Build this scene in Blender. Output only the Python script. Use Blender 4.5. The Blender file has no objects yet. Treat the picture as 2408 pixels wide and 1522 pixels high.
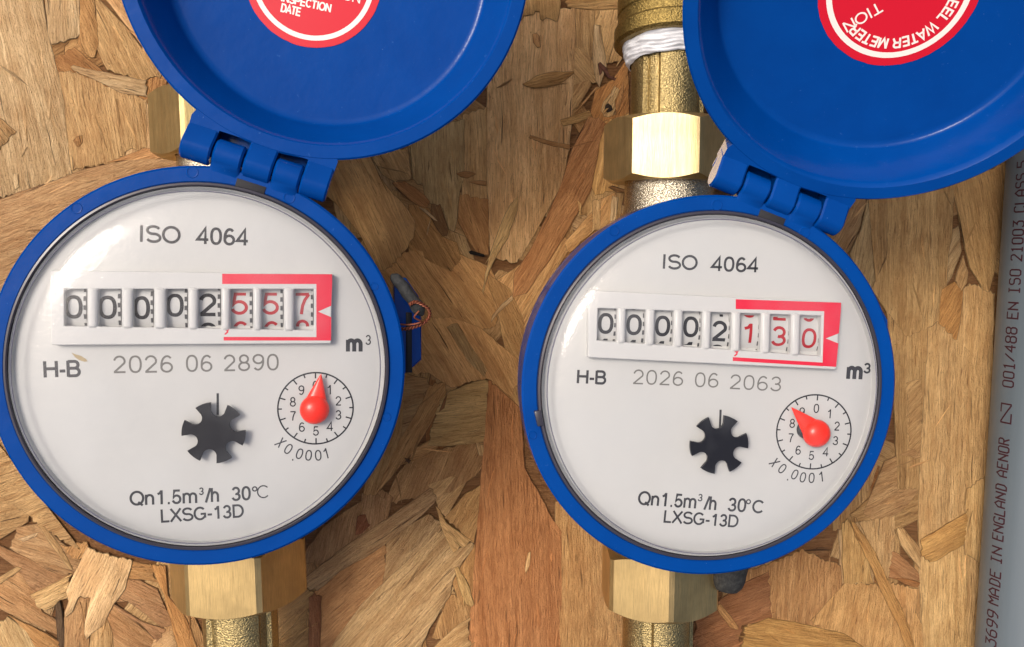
import bpy, bmesh, math, random
from mathutils import Vector, Matrix, noise
random.seed(7)
PI = math.pi
R = math.radians
C = bpy.context.scene.collection
MM = 0.001                                   # everything below is written in millimetres

# ---------------------------------------------------------------- camera, sky, sun, exposure
sc = bpy.context.scene
cd = bpy.data.cameras.new('camera'); cam = bpy.data.objects.new('camera', cd); C.objects.link(cam)
right = Vector((0.99606814, 0.00632747, 0.08836414))
up = Vector((0.0, 0.99744605, -0.07142386))
back = Vector((-0.08859039, 0.07114303, 0.99352424))
cam.matrix_world = Matrix(((right.x, up.x, back.x, 0), (right.y, up.y, back.y, 0), (right.z, up.z, back.z, 262 * MM), (0, 0, 0, 1)))
cd.sensor_width = 36; cd.lens = 36 * 2170 / 2408
cd.clip_start = 0.005; cd.clip_end = 200
sc.camera = cam

SUN_EL, SUN_AZ = 58, 150                     # azimuth counter-clockwise from +X: the light comes from the left, a little from the top
sdir = Vector((math.cos(R(SUN_EL)) * math.cos(R(SUN_AZ)), math.cos(R(SUN_EL)) * math.sin(R(SUN_AZ)), math.sin(R(SUN_EL))))
w = bpy.data.worlds.new('World'); sc.world = w; w.use_nodes = True
nt = w.node_tree; bg = nt.nodes['Background']
sky = nt.nodes.new('ShaderNodeTexSky'); sky.sky_type = 'NISHITA'; sky.sun_disc = False
sky.sun_elevation = R(SUN_EL); sky.sun_rotation = R(90 - SUN_AZ)
sky.air_density = 0.8; sky.dust_density = 8.0; sky.ozone_density = 0.3
nt.links.new(sky.outputs['Color'], bg.inputs['Color']); bg.inputs['Strength'].default_value = 0.12
sl = bpy.data.lights.new('sun', 'SUN'); sl.energy = 1.5; sl.angle = R(17); sl.color = (1.0, 0.94, 0.86)
so = bpy.data.objects.new('sun', sl); C.objects.link(so); so.rotation_mode = 'QUATERNION'
so.rotation_quaternion = sdir.to_track_quat('Z', 'Y'); so.location = sdir * 2
sc.view_settings.view_transform = 'Standard'; sc.view_settings.look = 'None'; sc.view_settings.gamma = 1
sc.view_settings.exposure = 0.33
sc.cycles.max_bounces = 8; sc.cycles.transparent_max_bounces = 12

# ---------------------------------------------------------------- measurements (mm, world and meter-local)
D = {'L': {'root': [-50.788, -23.7], 'tilt': 0.07854, 'a': 17.0, 'lt': 0.08, 'text': [('ISO', [-12.328, 26.493], [-4.217, 26.212], 3.489, 0.165),
 ('4064', [-1.144, 26.194], [9.65, 25.884], 3.482, 0.165),
 ('H-B', [-31.775, -1.6], [-24.546, -1.489], 3.367, 0.19),
 ('2026', [-18.309, -0.913], [-6.218, -0.91], 3.68, 0.115),
 ('06', [-3.639, -0.857], [1.768, -0.844], 3.625, 0.115),
 ('2890', [3.945, -0.829], [15.484, -0.764], 3.566, 0.115),
 ('m', [29.729, 3.125], [33.194, 3.088], 3.528, 0.25),
 ('3', [33.888, 4.57], [35.033, 4.559], 2.14, 0.13),
 ('Qn1.5m', [-15.559, -29.118], [-1.838, -29.099], 3.032, 0.165),
 ('3', [-1.459, -27.355], [-0.498, -27.363], 1.571, 0.17),
 ('/h', [-0.263, -29.02], [2.633, -28.992], 3.057, 0.165),
 ('30', [5.278, -28.908], [9.268, -28.826], 2.979, 0.165),
 ('C', [10.606, -28.644], [13.018, -28.547], 2.896, 0.1),
 ('LXSG-13D', [-9.291, -33.048], [7.795, -32.553], 2.828, 0.165)], 'deg': [[10.1, -26.477, 0.45]], 'sd': {'c': [23.155, -9.184], 'r': 8.005, 'rot': 0, 'ball': [22.997, -9.171], 'tip': [24.422, -1.473], 'x': [('x', [15.731, -16.499], 38),
 ('0', [17.284, -17.94], 33),
 ('.', [18.167, -19.436], 0),
 ('0', [19.634, -19.059], 20),
 ('0', [21.549, -19.467], 8),
 ('0', [23.587, -19.527], -3),
 ('1', [25.295, -19.155], -14)]}, 'star': {'c': [2.072, -13.677], 'r': 6.522, 'n0': 79, 'line': [[2.739, -5.508], [2.665, -10.172]]}, 'cnt': {'rows': [[[-29.265, 20.544], [-26.596, 20.515], [-22.201, 20.469], [-20.154, 20.448], [-15.543, 20.399], [-13.306, 20.376], [-9.224, 20.333], [-6.879, 20.308], [-2.497, 20.262], [-0.463, 20.24], [4.14, 20.192], [5.939, 20.173], [10.593, 20.124], [12.283, 20.106], [16.857, 20.058], [18.96, 20.036], [23.101, 19.992], [26.915, 19.952]], [[-29.316, 16.746], [-26.696, 16.748], [-22.293, 16.751], [-20.244, 16.752], [-15.625, 16.755], [-13.385, 16.756], [-9.297, 16.758], [-6.948, 16.76], [-2.559, 16.763], [-0.522, 16.764], [4.087, 16.767], [5.889, 16.768], [10.549, 16.77], [12.241, 16.771], [16.821, 16.774], [18.927, 16.775], [23.073, 16.778], [26.802, 16.78]], [[-29.467, 9.254], [-26.896, 9.192], [-22.484, 9.084], [-20.43, 9.034], [-15.801, 8.922], [-13.556, 8.867], [-9.459, 8.768], [-7.104, 8.71], [-2.705, 8.603], [-0.663, 8.554], [3.957, 8.441], [5.764, 8.397], [10.437, 8.284], [12.134, 8.243], [16.726, 8.131], [18.838, 8.08], [22.996, 7.979], [26.647, 7.89]], [[-29.521, 5.292], [-26.999, 5.285], [-22.579, 5.271], [-20.521, 5.265], [-15.884, 5.25], [-13.635, 5.244], [-9.53, 5.231], [-7.172, 5.224], [-2.766, 5.21], [-0.721, 5.204], [3.907, 5.19], [5.717, 5.184], [10.396, 5.17], [12.095, 5.164], [16.694, 5.15], [18.808, 5.144], [22.971, 5.131], [26.536, 5.12]]], 'wheels': [('0', [-27.097, 13.02], [-22.983, 13.009], 7.207, 4.595),
 ('0', [-20.586, 12.915], [-16.257, 12.903], 7.207, 4.595),
 ('0', [-13.663, 12.808], [-9.874, 12.797], 7.207, 4.595),
 ('0', [-7.154, 13.324], [-3.066, 13.315], 7.027, 4.595),
 ('2', [-0.667, 13.399], [3.64, 13.389], 6.216, 4.595),
 ('5', [5.809, 13.654], [10.163, 13.646], 6.126, 4.595),
 ('5', [12.221, 13.642], [16.49, 13.633], 6.126, 4.595),
 ('7', [18.969, 13.628], [22.796, 13.62], 5.856, 4.595)], 'red': [[[4.35, 19.967], [26.915, 19.952], [26.899, 17.869], [4.317, 17.834]], [[23.79, 17.864], [26.899, 17.869], [26.686, 13.238], [23.918, 11.974]], [[23.918, 11.974], [26.668, 10.78], [26.586, 5.761], [23.688, 5.787]], [[4.447, 6.716], [23.694, 6.516], [23.688, 5.787], [4.435, 5.954]], [[23.79, 17.864], [23.918, 11.974], [23.688, 5.787], [23.51, 5.788], [23.613, 17.864]]], 'comma': [5.157, 8.101]}, 'marks': [[-1.399, 41.224, 1.27], [-24.111, 33.179, 1.18], [18.116, 36.045, 1.27], [38.335, -11.181, 1.0], [35.793, 17.312, 0.91]], 'smear': [[-26.265, 3.554, 62.56], [-25.613, 3.193, 62.56], [-24.462, 2.825, 62.56], [-23.401, 2.103, 62.56], [-23.163, 1.656, 62.56], [-23.83, 1.575, 62.56], [-24.816, 1.943, 62.56], [-25.629, 2.573, 62.56]]}, 'R': {'root': [62.2, -28.4], 'tilt': 0.0, 'a': 20.5, 'lt': 0.55, 'text': [('ISO', [-11.261, 26.206], [-3.418, 25.919], 3.176, 0.165),
 ('4064', [-0.439, 25.794], [10.584, 25.472], 3.194, 0.165),
 ('H-B', [-30.051, 0.937], [-23.507, 0.663], 2.97, 0.185),
 ('2026', [-17.647, 0.675], [-6.162, 0.18], 3.322, 0.105),
 ('06', [-3.548, -0.075], [1.886, -0.252], 3.34, 0.105),
 ('2063', [4.326, -0.554], [16.29, -1.207], 3.358, 0.105),
 ('m', [31.456, 1.597], [35.154, 1.432], 3.676, 0.25),
 ('3', [35.351, 2.932], [37.055, 2.827], 2.227, 0.2),
 ('Qn1.5m', [-16.011, -26.421], [-2.682, -27.58], 3.051, 0.165),
 ('3', [-2.327, -25.837], [-1.25, -25.953], 1.603, 0.17),
 ('/h', [-0.917, -27.807], [1.931, -28.053], 3.067, 0.165),
 ('30', [4.587, -28.248], [8.833, -28.619], 3.027, 0.165),
 ('C', [10.219, -28.743], [12.897, -28.988], 2.937, 0.165),
 ('LXSG-13D', [-10.029, -30.601], [7.142, -32.11], 2.779, 0.165)], 'deg': [[9.464, -26.237, 0.45]], 'sd': {'c': [24.277, -10.465], 'r': 8.685, 'rot': 4.2, 'ball': [24.098, -10.449], 'tip': [18.292, -4.559], 'x': [('x', [15.38, -17.36], 45),
 ('0', [17.151, -18.773], 38),
 ('.', [18.438, -20.425], 0),
 ('0', [20.093, -20.157], 26),
 ('0', [22.004, -20.845], 13),
 ('0', [24.051, -20.998], 3),
 ('1', [26.339, -20.738], -8)]}, 'star': {'c': [1.776, -12.711], 'r': 6.596, 'n0': -83, 'line': [[2.534, -5.189], [2.469, -9.562]]}, 'cnt': {'rows': [[[-28.036, 21.463], [-25.8, 21.362], [-21.502, 21.168], [-19.628, 21.084], [-15.212, 20.885], [-13.233, 20.796], [-8.98, 20.604], [-6.989, 20.515], [-2.617, 20.317], [-0.71, 20.232], [3.975, 20.02], [5.989, 19.93], [10.606, 19.722], [12.729, 19.626], [17.471, 19.412], [19.51, 19.32], [24.379, 19.101], [28.682, 18.907]], [[-28.02, 17.663], [-25.937, 17.595], [-21.635, 17.456], [-19.759, 17.395], [-15.338, 17.252], [-13.357, 17.188], [-9.101, 17.05], [-7.109, 16.986], [-2.732, 16.844], [-0.824, 16.783], [3.864, 16.631], [5.88, 16.566], [10.5, 16.416], [12.625, 16.347], [17.37, 16.194], [19.41, 16.128], [24.282, 15.97], [28.391, 15.837]], [[-27.965, 10.711], [-26.032, 10.573], [-21.717, 10.265], [-19.836, 10.131], [-15.401, 9.815], [-13.414, 9.673], [-9.143, 9.369], [-7.144, 9.226], [-2.753, 8.913], [-0.838, 8.776], [3.868, 8.44], [5.891, 8.296], [10.529, 7.965], [12.662, 7.813], [17.426, 7.473], [19.475, 7.327], [24.367, 6.978], [28.297, 6.698]], [[-27.949, 6.863], [-26.17, 6.77], [-21.851, 6.547], [-19.968, 6.449], [-15.53, 6.22], [-13.541, 6.117], [-9.267, 5.895], [-7.267, 5.792], [-2.872, 5.564], [-0.956, 5.465], [3.752, 5.221], [5.776, 5.117], [10.417, 4.876], [12.55, 4.766], [17.316, 4.519], [19.365, 4.413], [24.259, 4.16], [27.993, 3.966]]], 'wheels': [('0', [-25.506, 14.251], [-21.541, 14.064], 5.586, 4.324),
 ('0', [-19.269, 13.97], [-15.186, 13.783], 5.586, 4.324),
 ('0', [-12.806, 13.688], [-8.89, 13.5], 5.586, 4.324),
 ('0', [-6.498, 13.499], [-2.465, 13.309], 5.586, 4.324),
 ('2', [-0.138, 12.553], [4.21, 12.361], 5.405, 4.324),
 ('1', [6.637, 12.075], [10.915, 11.881], 5.766, 4.324),
 ('3', [13.46, 11.404], [17.862, 11.208], 5.766, 4.324),
 ('0', [20.321, 10.919], [24.849, 10.721], 5.946, 4.324)], 'red': [[[4.655, 19.607], [28.682, 18.907], [28.649, 16.922], [4.707, 17.457]], [[25.125, 17.107], [28.649, 16.922], [28.367, 12.091], [25.417, 10.957]], [[25.417, 10.957], [28.343, 9.813], [27.973, 4.578], [25.024, 4.781]], [[4.29, 6.846], [25.0, 5.543], [25.025, 4.733], [4.311, 5.998]], [[25.125, 17.107], [25.417, 10.957], [25.024, 4.781], [24.828, 4.782], [24.832, 17.107]]], 'comma': [5.13, 7.927]}, 'marks': [[0.204, 40.183, 1.27], [-22.582, 34.529, 1.18], [20.13, 34.351, 1.27], [-39.916, -10.255, 1.0]], 'tab': [-38.596, -6.307]}, 'strands': [{'p': [[-120.08, 71.66], [-102.77, 72.21], [-102.79, 67.78], [-101.54, 57.8], [-99.6, 48.9], [-98.17, 41.05], [-97.16, 25.2], [-96.47, 21.79], [-108.76, 17.06], [-122.03, 13.49]], 'g': 101, 'c': (0.54, 0.42, 0.26), 'z': -0.425, 'k': 0},
 {'p': [[-102.77, 72.21], [-93.27, 72.51], [-93.61, 59.13], [-94.41, 57.99], [-97.74, 56.79], [-101.04, 56.14], [-101.84, 58.91]], 'g': 92, 'c': (0.54, 0.42, 0.26), 'z': -0.2738, 'k': 0},
 {'p': [[-93.27, 72.51], [-89.51, 69.3], [-88.71, 57.02], [-89.91, 53.06], [-91.24, 53.03], [-93.39, 55.22], [-94.44, 56.87], [-93.83, 59.13]], 'g': 109, 'c': (0.5, 0.315, 0.145), 'z': -0.3476, 'k': 0},
 {'p': [[-89.42, 72.64], [-88.1, 68.22], [-81.63, 61.7], [-76.78, 55.09], [-70.76, 49.01], [-76.95, 47.17], [-86.9, 49.76], [-89.51, 55.88]], 'g': 115, 'c': (0.5, 0.35, 0.18), 'z': -0.4214, 'k': 0},
 {'p': [[-88.38, 70.44], [-81.98, 70.64], [-77.75, 61.81], [-70.19, 49.59], [-72.43, 49.31], [-81.09, 61.16]], 'g': 125, 'c': (0.55, 0.36, 0.19), 'z': -0.2702, 'k': 0},
 {'p': [[-96.26, 50.43], [-95.48, 50.9], [-86.91, 49.2], [-76.39, 47.18], [-76.15, 42.87], [-83.71, 43.85], [-90.83, 47.41], [-95.74, 49.55]], 'g': 168, 'c': (0.54, 0.42, 0.26), 'z': -0.194, 'k': 0},
 {'p': [[-99.6, 48.9], [-96.29, 49.54], [-90.83, 47.41], [-83.7, 44.19], [-76.49, 42.41], [-76.78, 28.95], [-81.83, 28.29], [-85.27, 24.81], [-97.0, 22.92], [-98.17, 41.05]], 'g': 98, 'c': (0.48, 0.34, 0.18), 'z': -0.4178, 'k': 0},
 {'p': [[-116.89, 37.29], [-114.2, 36.22], [-110.7, 32.91], [-113.3, 30.04], [-115.0, 28.09], [-117.22, 27.15]], 'g': 130, 'c': (0.42, 0.29, 0.15), 'z': -0.2666, 'k': 0},
 {'p': [[-96.23, 30.9], [-95.09, 32.05], [-93.65, 32.31], [-93.48, 30.38], [-94.28, 29.23], [-95.7, 30.0]], 'g': 100, 'c': (0.37, 0.215, 0.095), 'z': -0.2654, 'k': 0},
 {'p': [[-119.81, 14.65], [-115.42, 14.93], [-103.51, 19.41], [-96.47, 22.02], [-90.86, 23.92], [-78.51, 26.63], [-66.12, 26.25], [-66.22, 21.06], [-93.35, 13.81], [-109.41, -4.73], [-116.63, -23.27], [-121.29, -30.24]], 'g': 20, 'c': (0.44, 0.3, 0.17), 'z': -0.3392, 'k': 0},
 {'p': [[-111.92, 21.79], [-110.6, 21.81], [-110.49, 18.18], [-111.51, 17.25], [-112.03, 18.16]], 'g': 95, 'c': (0.54, 0.42, 0.26), 'z': -0.263, 'k': 0},
 {'p': [[-87.49, 25.12], [-77.33, 29.28], [-73.97, 28.77], [-66.12, 26.6], [-78.52, 25.94]], 'g': 20, 'c': (0.52, 0.32, 0.16), 'z': -0.2618, 'k': 0},
 {'p': [[25.23, 75.14], [36.58, 75.5], [36.62, 70.85], [35.71, 66.16], [30.67, 66.6], [30.41, 68.57], [26.12, 67.28], [22.92, 64.64]], 'g': 92, 'c': (0.52, 0.35, 0.16), 'z': -0.1856, 'k': 0},
 {'p': [[36.32, 76.65], [54.64, 77.24], [52.93, 69.94], [45.67, 69.6], [38.43, 69.97]], 'g': 5, 'c': (0.56, 0.38, 0.18), 'z': -0.1844, 'k': 0},
 {'p': [[16.42, 58.64], [26.12, 68.21], [40.84, 70.39], [41.1, 58.11], [40.3, 42.77], [39.46, 30.88], [37.14, 20.1], [31.76, 10.44], [26.37, 0.77], [23.95, -1.66], [16.92, 0.71], [16.12, 17.44], [15.67, 39.91]], 'g': 91, 'c': (0.6, 0.42, 0.23), 'z': -0.3332, 'k': 0},
 {'p': [[28.55, 62.46], [29.74, 62.96], [30.71, 61.94], [30.98, 59.02], [30.02, 58.65], [28.81, 60.14]], 'g': 95, 'c': (0.37, 0.215, 0.095), 'z': -0.182, 'k': 1},
 {'p': [[25.78, 48.59], [29.84, 51.03], [34.4, 52.31], [40.43, 52.57], [40.44, 51.98], [37.44, 49.56], [34.44, 48.19], [29.87, 47.62], [27.23, 47.8]], 'g': 15, 'c': (0.46, 0.29, 0.12), 'z': -0.1058, 'k': 0},
 {'p': [[40.6, 69.8], [46.27, 69.97], [46.57, 65.3], [45.5, 54.7], [40.9, 54.58]], 'g': 95, 'c': (0.5, 0.35, 0.18), 'z': -0.4046, 'k': 0},
 {'p': [[44.81, 70.51], [52.92, 70.75], [53.69, 59.62], [55.57, 56.72], [49.5, 54.79], [47.78, 65.33], [45.72, 65.28]], 'g': 75, 'c': (0.52, 0.36, 0.18), 'z': -0.4034, 'k': 0},
 {'p': [[40.6, 59.51], [43.03, 58.4], [46.71, 54.49], [47.51, 49.43], [40.24, 48.68]], 'g': 130, 'c': (0.5, 0.35, 0.18), 'z': -0.3272, 'k': 0},
 {'p': [[45.96, 65.52], [47.54, 65.33], [49.49, 55.97], [49.88, 54.21], [47.77, 48.26], [46.53, 50.0], [45.47, 57.05]], 'g': 97, 'c': (0.54, 0.42, 0.26), 'z': -0.251, 'k': 0},
 {'p': [[47.19, 54.74], [47.92, 55.23], [49.76, 53.62], [50.77, 51.52], [52.6, 50.85], [52.0, 50.13], [49.92, 51.02], [48.43, 53.0], [47.72, 51.45]], 'g': 125, 'c': (0.12, 0.055, 0.04), 'z': -0.0998, 'k': 0},
 {'p': [[40.24, 48.68], [44.34, 50.42], [45.57, 48.8], [43.19, 44.96], [39.74, 38.61]], 'g': 60, 'c': (0.46, 0.31, 0.15), 'z': -0.3236, 'k': 0},
 {'p': [[42.13, 42.21], [42.96, 44.01], [46.55, 48.23], [48.01, 48.26], [45.36, 45.84], [43.57, 43.43]], 'g': 45, 'c': (0.5, 0.315, 0.145), 'z': -0.2474, 'k': 0},
 {'p': [[46.56, 47.4], [51.39, 50.59], [55.93, 56.72], [56.42, 41.31], [53.99, 39.72], [50.33, 39.05], [47.29, 37.92], [45.19, 40.73]], 'g': 65, 'c': (0.45, 0.24, 0.09), 'z': -0.2462, 'k': 0},
 {'p': [[48.1, 41.5], [48.8, 44.13], [50.96, 46.55], [52.88, 48.37], [53.63, 47.56], [52.21, 44.2], [52.75, 40.88], [50.56, 39.89], [49.09, 40.1]], 'g': 62, 'c': (0.46, 0.32, 0.16), 'z': -0.095, 'k': 0},
 {'p': [[51.07, 47.26], [52.15, 48.71], [52.64, 48.25], [51.47, 45.14], [50.75, 43.93]], 'g': 50, 'c': (0.55, 0.42, 0.24), 'z': -0.0188, 'k': 0},
 {'p': [[52.22, 43.61], [53.39, 47.19], [54.57, 50.19], [54.86, 47.23], [53.47, 42.09], [52.51, 40.64]], 'g': 75, 'c': (0.4, 0.22, 0.09), 'z': -0.0176, 'k': 0},
 {'p': [[49.19, 42.0], [49.42, 43.31], [50.26, 43.81], [51.25, 43.11], [51.63, 42.05], [51.03, 41.56], [50.06, 41.07]], 'g': 60, 'c': (0.02, 0.012, 0.007), 'z': 0.0961, 'k': 1},
 {'p': [[48.83, 41.52], [49.67, 42.37], [50.53, 42.5], [50.05, 41.78], [49.08, 40.81]], 'g': 40, 'c': (0.42, 0.26, 0.11), 'z': 0.1348, 'k': 0},
 {'p': [[36.47, 38.9], [39.36, 39.79], [44.81, 41.91], [45.68, 39.91], [41.81, 38.06], [37.58, 37.03]], 'g': 12, 'c': (0.45, 0.3, 0.13), 'z': -0.164, 'k': 0},
 {'p': [[27.69, 33.65], [28.29, 34.61], [33.37, 33.15], [39.45, 32.07], [39.22, 30.52], [34.6, 31.39], [29.15, 33.08]], 'g': 165, 'c': (0.42, 0.26, 0.12), 'z': -0.1628, 'k': 0},
 {'p': [[44.59, 39.89], [47.63, 39.95], [49.73, 38.21], [47.98, 32.21], [46.85, 25.02], [45.7, 19.01], [42.1, 12.95], [37.9, 5.68], [34.29, -0.39], [30.67, -5.25], [27.66, -10.11], [23.41, -11.33], [23.97, -4.07], [28.18, 1.99], [32.96, 11.65], [37.13, 21.29], [40.07, 30.89], [43.04, 36.89]], 'g': 60, 'c': (0.42, 0.225, 0.1), 'z': -0.1616, 'k': 0},
 {'p': [[48.49, 39.37], [56.42, 41.31], [57.28, 25.17], [53.06, 19.7], [46.94, 17.82], [45.69, 20.21], [47.72, 33.4]], 'g': 80, 'c': (0.45, 0.29, 0.12), 'z': -0.3854, 'k': 1},
 {'p': [[50.59, 20.27], [51.81, 20.77], [56.02, 19.5], [55.79, 18.53], [53.32, 18.74]], 'g': 165, 'c': (0.25, 0.14, 0.06), 'z': -0.0842, 'k': 0},
 {'p': [[46.23, 16.37], [48.68, 16.64], [48.67, 8.19], [46.09, 7.56]], 'g': 90, 'c': (0.5, 0.35, 0.18), 'z': -0.233, 'k': 0},
 {'p': [[47.94, 16.63], [53.07, 19.1], [53.81, 10.66], [50.15, 7.6], [47.68, 8.18]], 'g': 60, 'c': (0.5, 0.315, 0.145), 'z': -0.3068, 'k': 0},
 {'p': [[51.85, 17.88], [53.71, 17.3], [52.94, 10.65], [51.22, 10.63]], 'g': 85, 'c': (0.54, 0.42, 0.26), 'z': -0.1556, 'k': 0},
 {'p': [[37.92, 4.23], [46.38, 13.6], [46.58, 7.57], [39.78, 1.46]], 'g': 40, 'c': (0.5, 0.315, 0.145), 'z': -0.3044, 'k': 0},
 {'p': [[41.69, 16.56], [43.05, 15.37], [42.96, 12.96], [42.36, 11.39]], 'g': 100, 'c': (0.5, 0.33, 0.15), 'z': -0.0782, 'k': 0},
 {'p': [[18.53, -6.51], [23.96, -2.86], [38.5, 6.89], [40.37, 3.28], [32.54, -8.88], [27.76, -23.5], [21.67, -25.93], [20.37, -11.34]], 'g': 60, 'c': (0.5, 0.315, 0.145), 'z': -0.377, 'k': 0},
 {'p': [[22.64, 15.14], [24.8, 17.31], [24.7, 13.37], [22.09, 5.55], [19.1, 0.72], [16.7, -4.11], [15.16, -10.38], [14.79, -9.42], [16.44, -0.5], [18.47, 5.52], [20.25, 10.33]], 'g': 67, 'c': (0.55, 0.4, 0.2), 'z': -0.0008, 'k': 0},
 {'p': [[10.9, 1.63], [11.62, 1.99], [15.23, 0.94], [15.6, 0.34], [14.99, 0.1], [11.38, 0.91]], 'g': 165, 'c': (0.015, 0.012, 0.009), 'z': 0.0004, 'k': 0},
 {'p': [[-30.62, 23.89], [-25.93, 29.56], [-16.6, 28.08], [-13.46, 21.79], [-10.18, 17.71], [-6.41, 13.86], [-4.04, 10.09], [-4.52, 5.33], [-7.26, 1.38], [-11.42, -3.05], [-14.98, -4.26], [-19.06, 5.21], [-26.04, 14.58], [-31.82, 19.2]], 'g': 115, 'c': (0.46, 0.3, 0.14), 'z': -0.2984, 'k': 1},
 {'p': [[-16.25, 27.61], [-9.56, 30.06], [-6.02, 30.71], [-5.09, 21.91], [-6.63, 21.3], [-7.81, 21.28], [-9.58, 20.67], [-13.11, 22.74]], 'g': 120, 'c': (0.5, 0.35, 0.18), 'z': -0.2222, 'k': 0},
 {'p': [[-5.78, 32.47], [-1.3, 34.9], [9.6, 38.62], [9.64, 22.11], [8.46, 18.54], [7.64, 10.21], [7.04, 7.22], [5.25, 7.8], [3.45, 13.73], [0.48, 14.88], [-1.31, 16.05], [-1.9, 19.59], [-4.86, 21.91]], 'g': 92, 'c': (0.43, 0.33, 0.18), 'z': -0.296, 'k': 0},
 {'p': [[9.12, 39.78], [16.25, 42.27], [16.13, 15.66], [11.81, 16.8], [8.82, 17.36]], 'g': 93, 'c': (0.5, 0.35, 0.18), 'z': -0.3698, 'k': 0},
 {'p': [[-10.52, 20.65], [-7.22, 21.29], [-4.27, 19.56], [-1.31, 17.23], [0.12, 15.47], [-0.71, 13.68], [-3.09, 14.25], [-7.23, 16.57]], 'g': 140, 'c': (0.36, 0.19, 0.08), 'z': -0.2186, 'k': 0},
 {'p': [[0.36, 14.88], [2.86, 14.91], [4.05, 11.36], [5.25, 7.8], [4.89, 6.01], [3.46, 5.99], [1.67, 8.36], [0.12, 11.32]], 'g': 115, 'c': (0.22, 0.13, 0.06), 'z': -0.1424, 'k': 0},
 {'p': [[-3.09, 14.01], [-1.31, 13.44], [1.31, 11.33], [2.26, 10.15], [1.07, 10.38], [-1.31, 12.25]], 'g': 140, 'c': (0.54, 0.42, 0.26), 'z': -0.0662, 'k': 0},
 {'p': [[-0.71, 8.34], [0.12, 10.73], [0.0, 8.94], [-0.83, 6.2]], 'g': 80, 'c': (0.54, 0.42, 0.26), 'z': -0.065, 'k': 0},
 {'p': [[-6.05, 14.81], [-0.12, 13.69], [3.46, 5.99], [7.65, 4.24], [8.86, -0.54], [5.87, -4.16], [-1.31, -0.61], [-6.07, 1.75]], 'g': 120, 'c': (0.43, 0.26, 0.11), 'z': -0.3638, 'k': 0},
 {'p': [[8.22, 17.94], [12.41, 17.16], [16.61, 16.26], [16.68, 0.71], [14.27, 0.09], [10.65, 4.86], [7.76, 10.21]], 'g': 110, 'c': (0.4, 0.23, 0.1), 'z': -0.3326, 'k': 0},
 {'p': [[-16.76, -5.46], [-7.26, 1.74], [7.05, 1.84], [17.3, -2.9], [20.98, -11.34], [18.6, -19.83], [10.72, -21.04], [-1.32, -18.62], [-8.49, -18.62]], 'g': 125, 'c': (0.42, 0.255, 0.11), 'z': -0.3914, 'k': 1},
 {'p': [[7.25, 23.5], [9.4, 24.24], [11.79, 24.04], [12.98, 23.34], [10.6, 22.12], [8.8, 22.34]], 'g': 5, 'c': (0.34, 0.19, 0.08), 'z': -0.0602, 'k': 0},
 {'p': [[10.6, 21.29], [14.19, 21.7], [15.87, 21.48], [15.87, 20.06], [13.59, 20.38]], 'g': 175, 'c': (0.38, 0.22, 0.1), 'z': -0.059, 'k': 0},
 {'p': [[17.61, -16.43], [20.38, -13.16], [23.28, -10.73], [23.54, -11.94], [21.6, -13.76], [18.58, -16.8], [17.38, -18.62]], 'g': 42, 'c': (0.54, 0.42, 0.26), 'z': -0.1328, 'k': 0},
 {'p': [[-6.1, -17.41], [5.89, -16.8], [14.35, -19.83], [22.9, -27.15], [27.82, -30.84], [22.98, -40.03], [16.84, -34.84], [9.55, -36.27], [5.92, -37.1], [-0.12, -33.16], [-4.93, -33.14], [-6.12, -27.07]], 'g': 120, 'c': (0.44, 0.27, 0.12), 'z': -0.3566, 'k': 1},
 {'p': [[4.69, -19.83], [7.7, -18.62], [13.16, -27.13], [16.59, -32.02], [15.62, -34.46], [10.75, -29.56]], 'g': 118, 'c': (0.42, 0.3, 0.15), 'z': -0.2804, 'k': 0},
 {'p': [[5.44, -38.07], [10.16, -36.27], [15.62, -34.71], [16.6, -35.2], [16.42, -49.22], [15.7, -52.92], [5.95, -54.04], [-0.73, -53.71], [1.09, -46.61], [2.9, -40.5]], 'g': 5, 'c': (0.5, 0.36, 0.17), 'z': -0.2042, 'k': 0},
 {'p': [[2.9, -42.95], [4.71, -38.68], [4.95, -39.29], [4.11, -42.96], [2.54, -44.17]], 'g': 65, 'c': (0.28, 0.15, 0.07), 'z': -0.128, 'k': 0},
 {'p': [[-0.12, -36.21], [4.47, -35.63], [4.71, -38.68], [1.09, -46.0], [-3.14, -53.32], [-7.38, -58.8], [-12.82, -64.88], [-15.84, -68.53], [-11.59, -57.51], [-6.15, -47.76], [-1.93, -40.47]], 'g': 60, 'c': (0.44, 0.27, 0.12), 'z': -0.2768, 'k': 0},
 {'p': [[-9.12, -32.51], [-0.72, -34.38], [-0.12, -36.21], [-1.93, -40.47], [-6.14, -42.26], [-9.74, -41.02]], 'g': 8, 'c': (0.42, 0.27, 0.13), 'z': -0.3506, 'k': 0},
 {'p': [[-7.94, -40.42], [-1.57, -39.98], [-3.14, -44.73], [-6.16, -50.21], [-8.57, -51.41]], 'g': 20, 'c': (0.42, 0.28, 0.14), 'z': -0.3494, 'k': 0},
 {'p': [[-9.74, -40.41], [-7.34, -41.04], [-7.97, -51.42], [-11.6, -59.97], [-15.84, -68.53], [-20.07, -73.39], [-18.22, -63.56], [-12.78, -52.59]], 'g': 72, 'c': (0.43, 0.28, 0.13), 'z': -0.3107, 'k': 0},
 {'p': [[-5.56, -55.38], [-0.12, -52.12], [2.06, -52.76], [2.3, -54.61], [-0.73, -56.42], [-6.17, -58.81]], 'g': 15, 'c': (0.5, 0.315, 0.145), 'z': -0.272, 'k': 0},
 {'p': [[-9.8, -62.46], [-4.96, -56.98], [1.09, -55.21], [9.6, -53.1], [15.7, -52.92], [15.73, -59.11], [13.29, -62.8], [5.97, -67.65], [-1.34, -68.77], [-13.44, -71.04]], 'g': 65, 'c': (0.4, 0.25, 0.12), 'z': -0.3458, 'k': 0},
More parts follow.
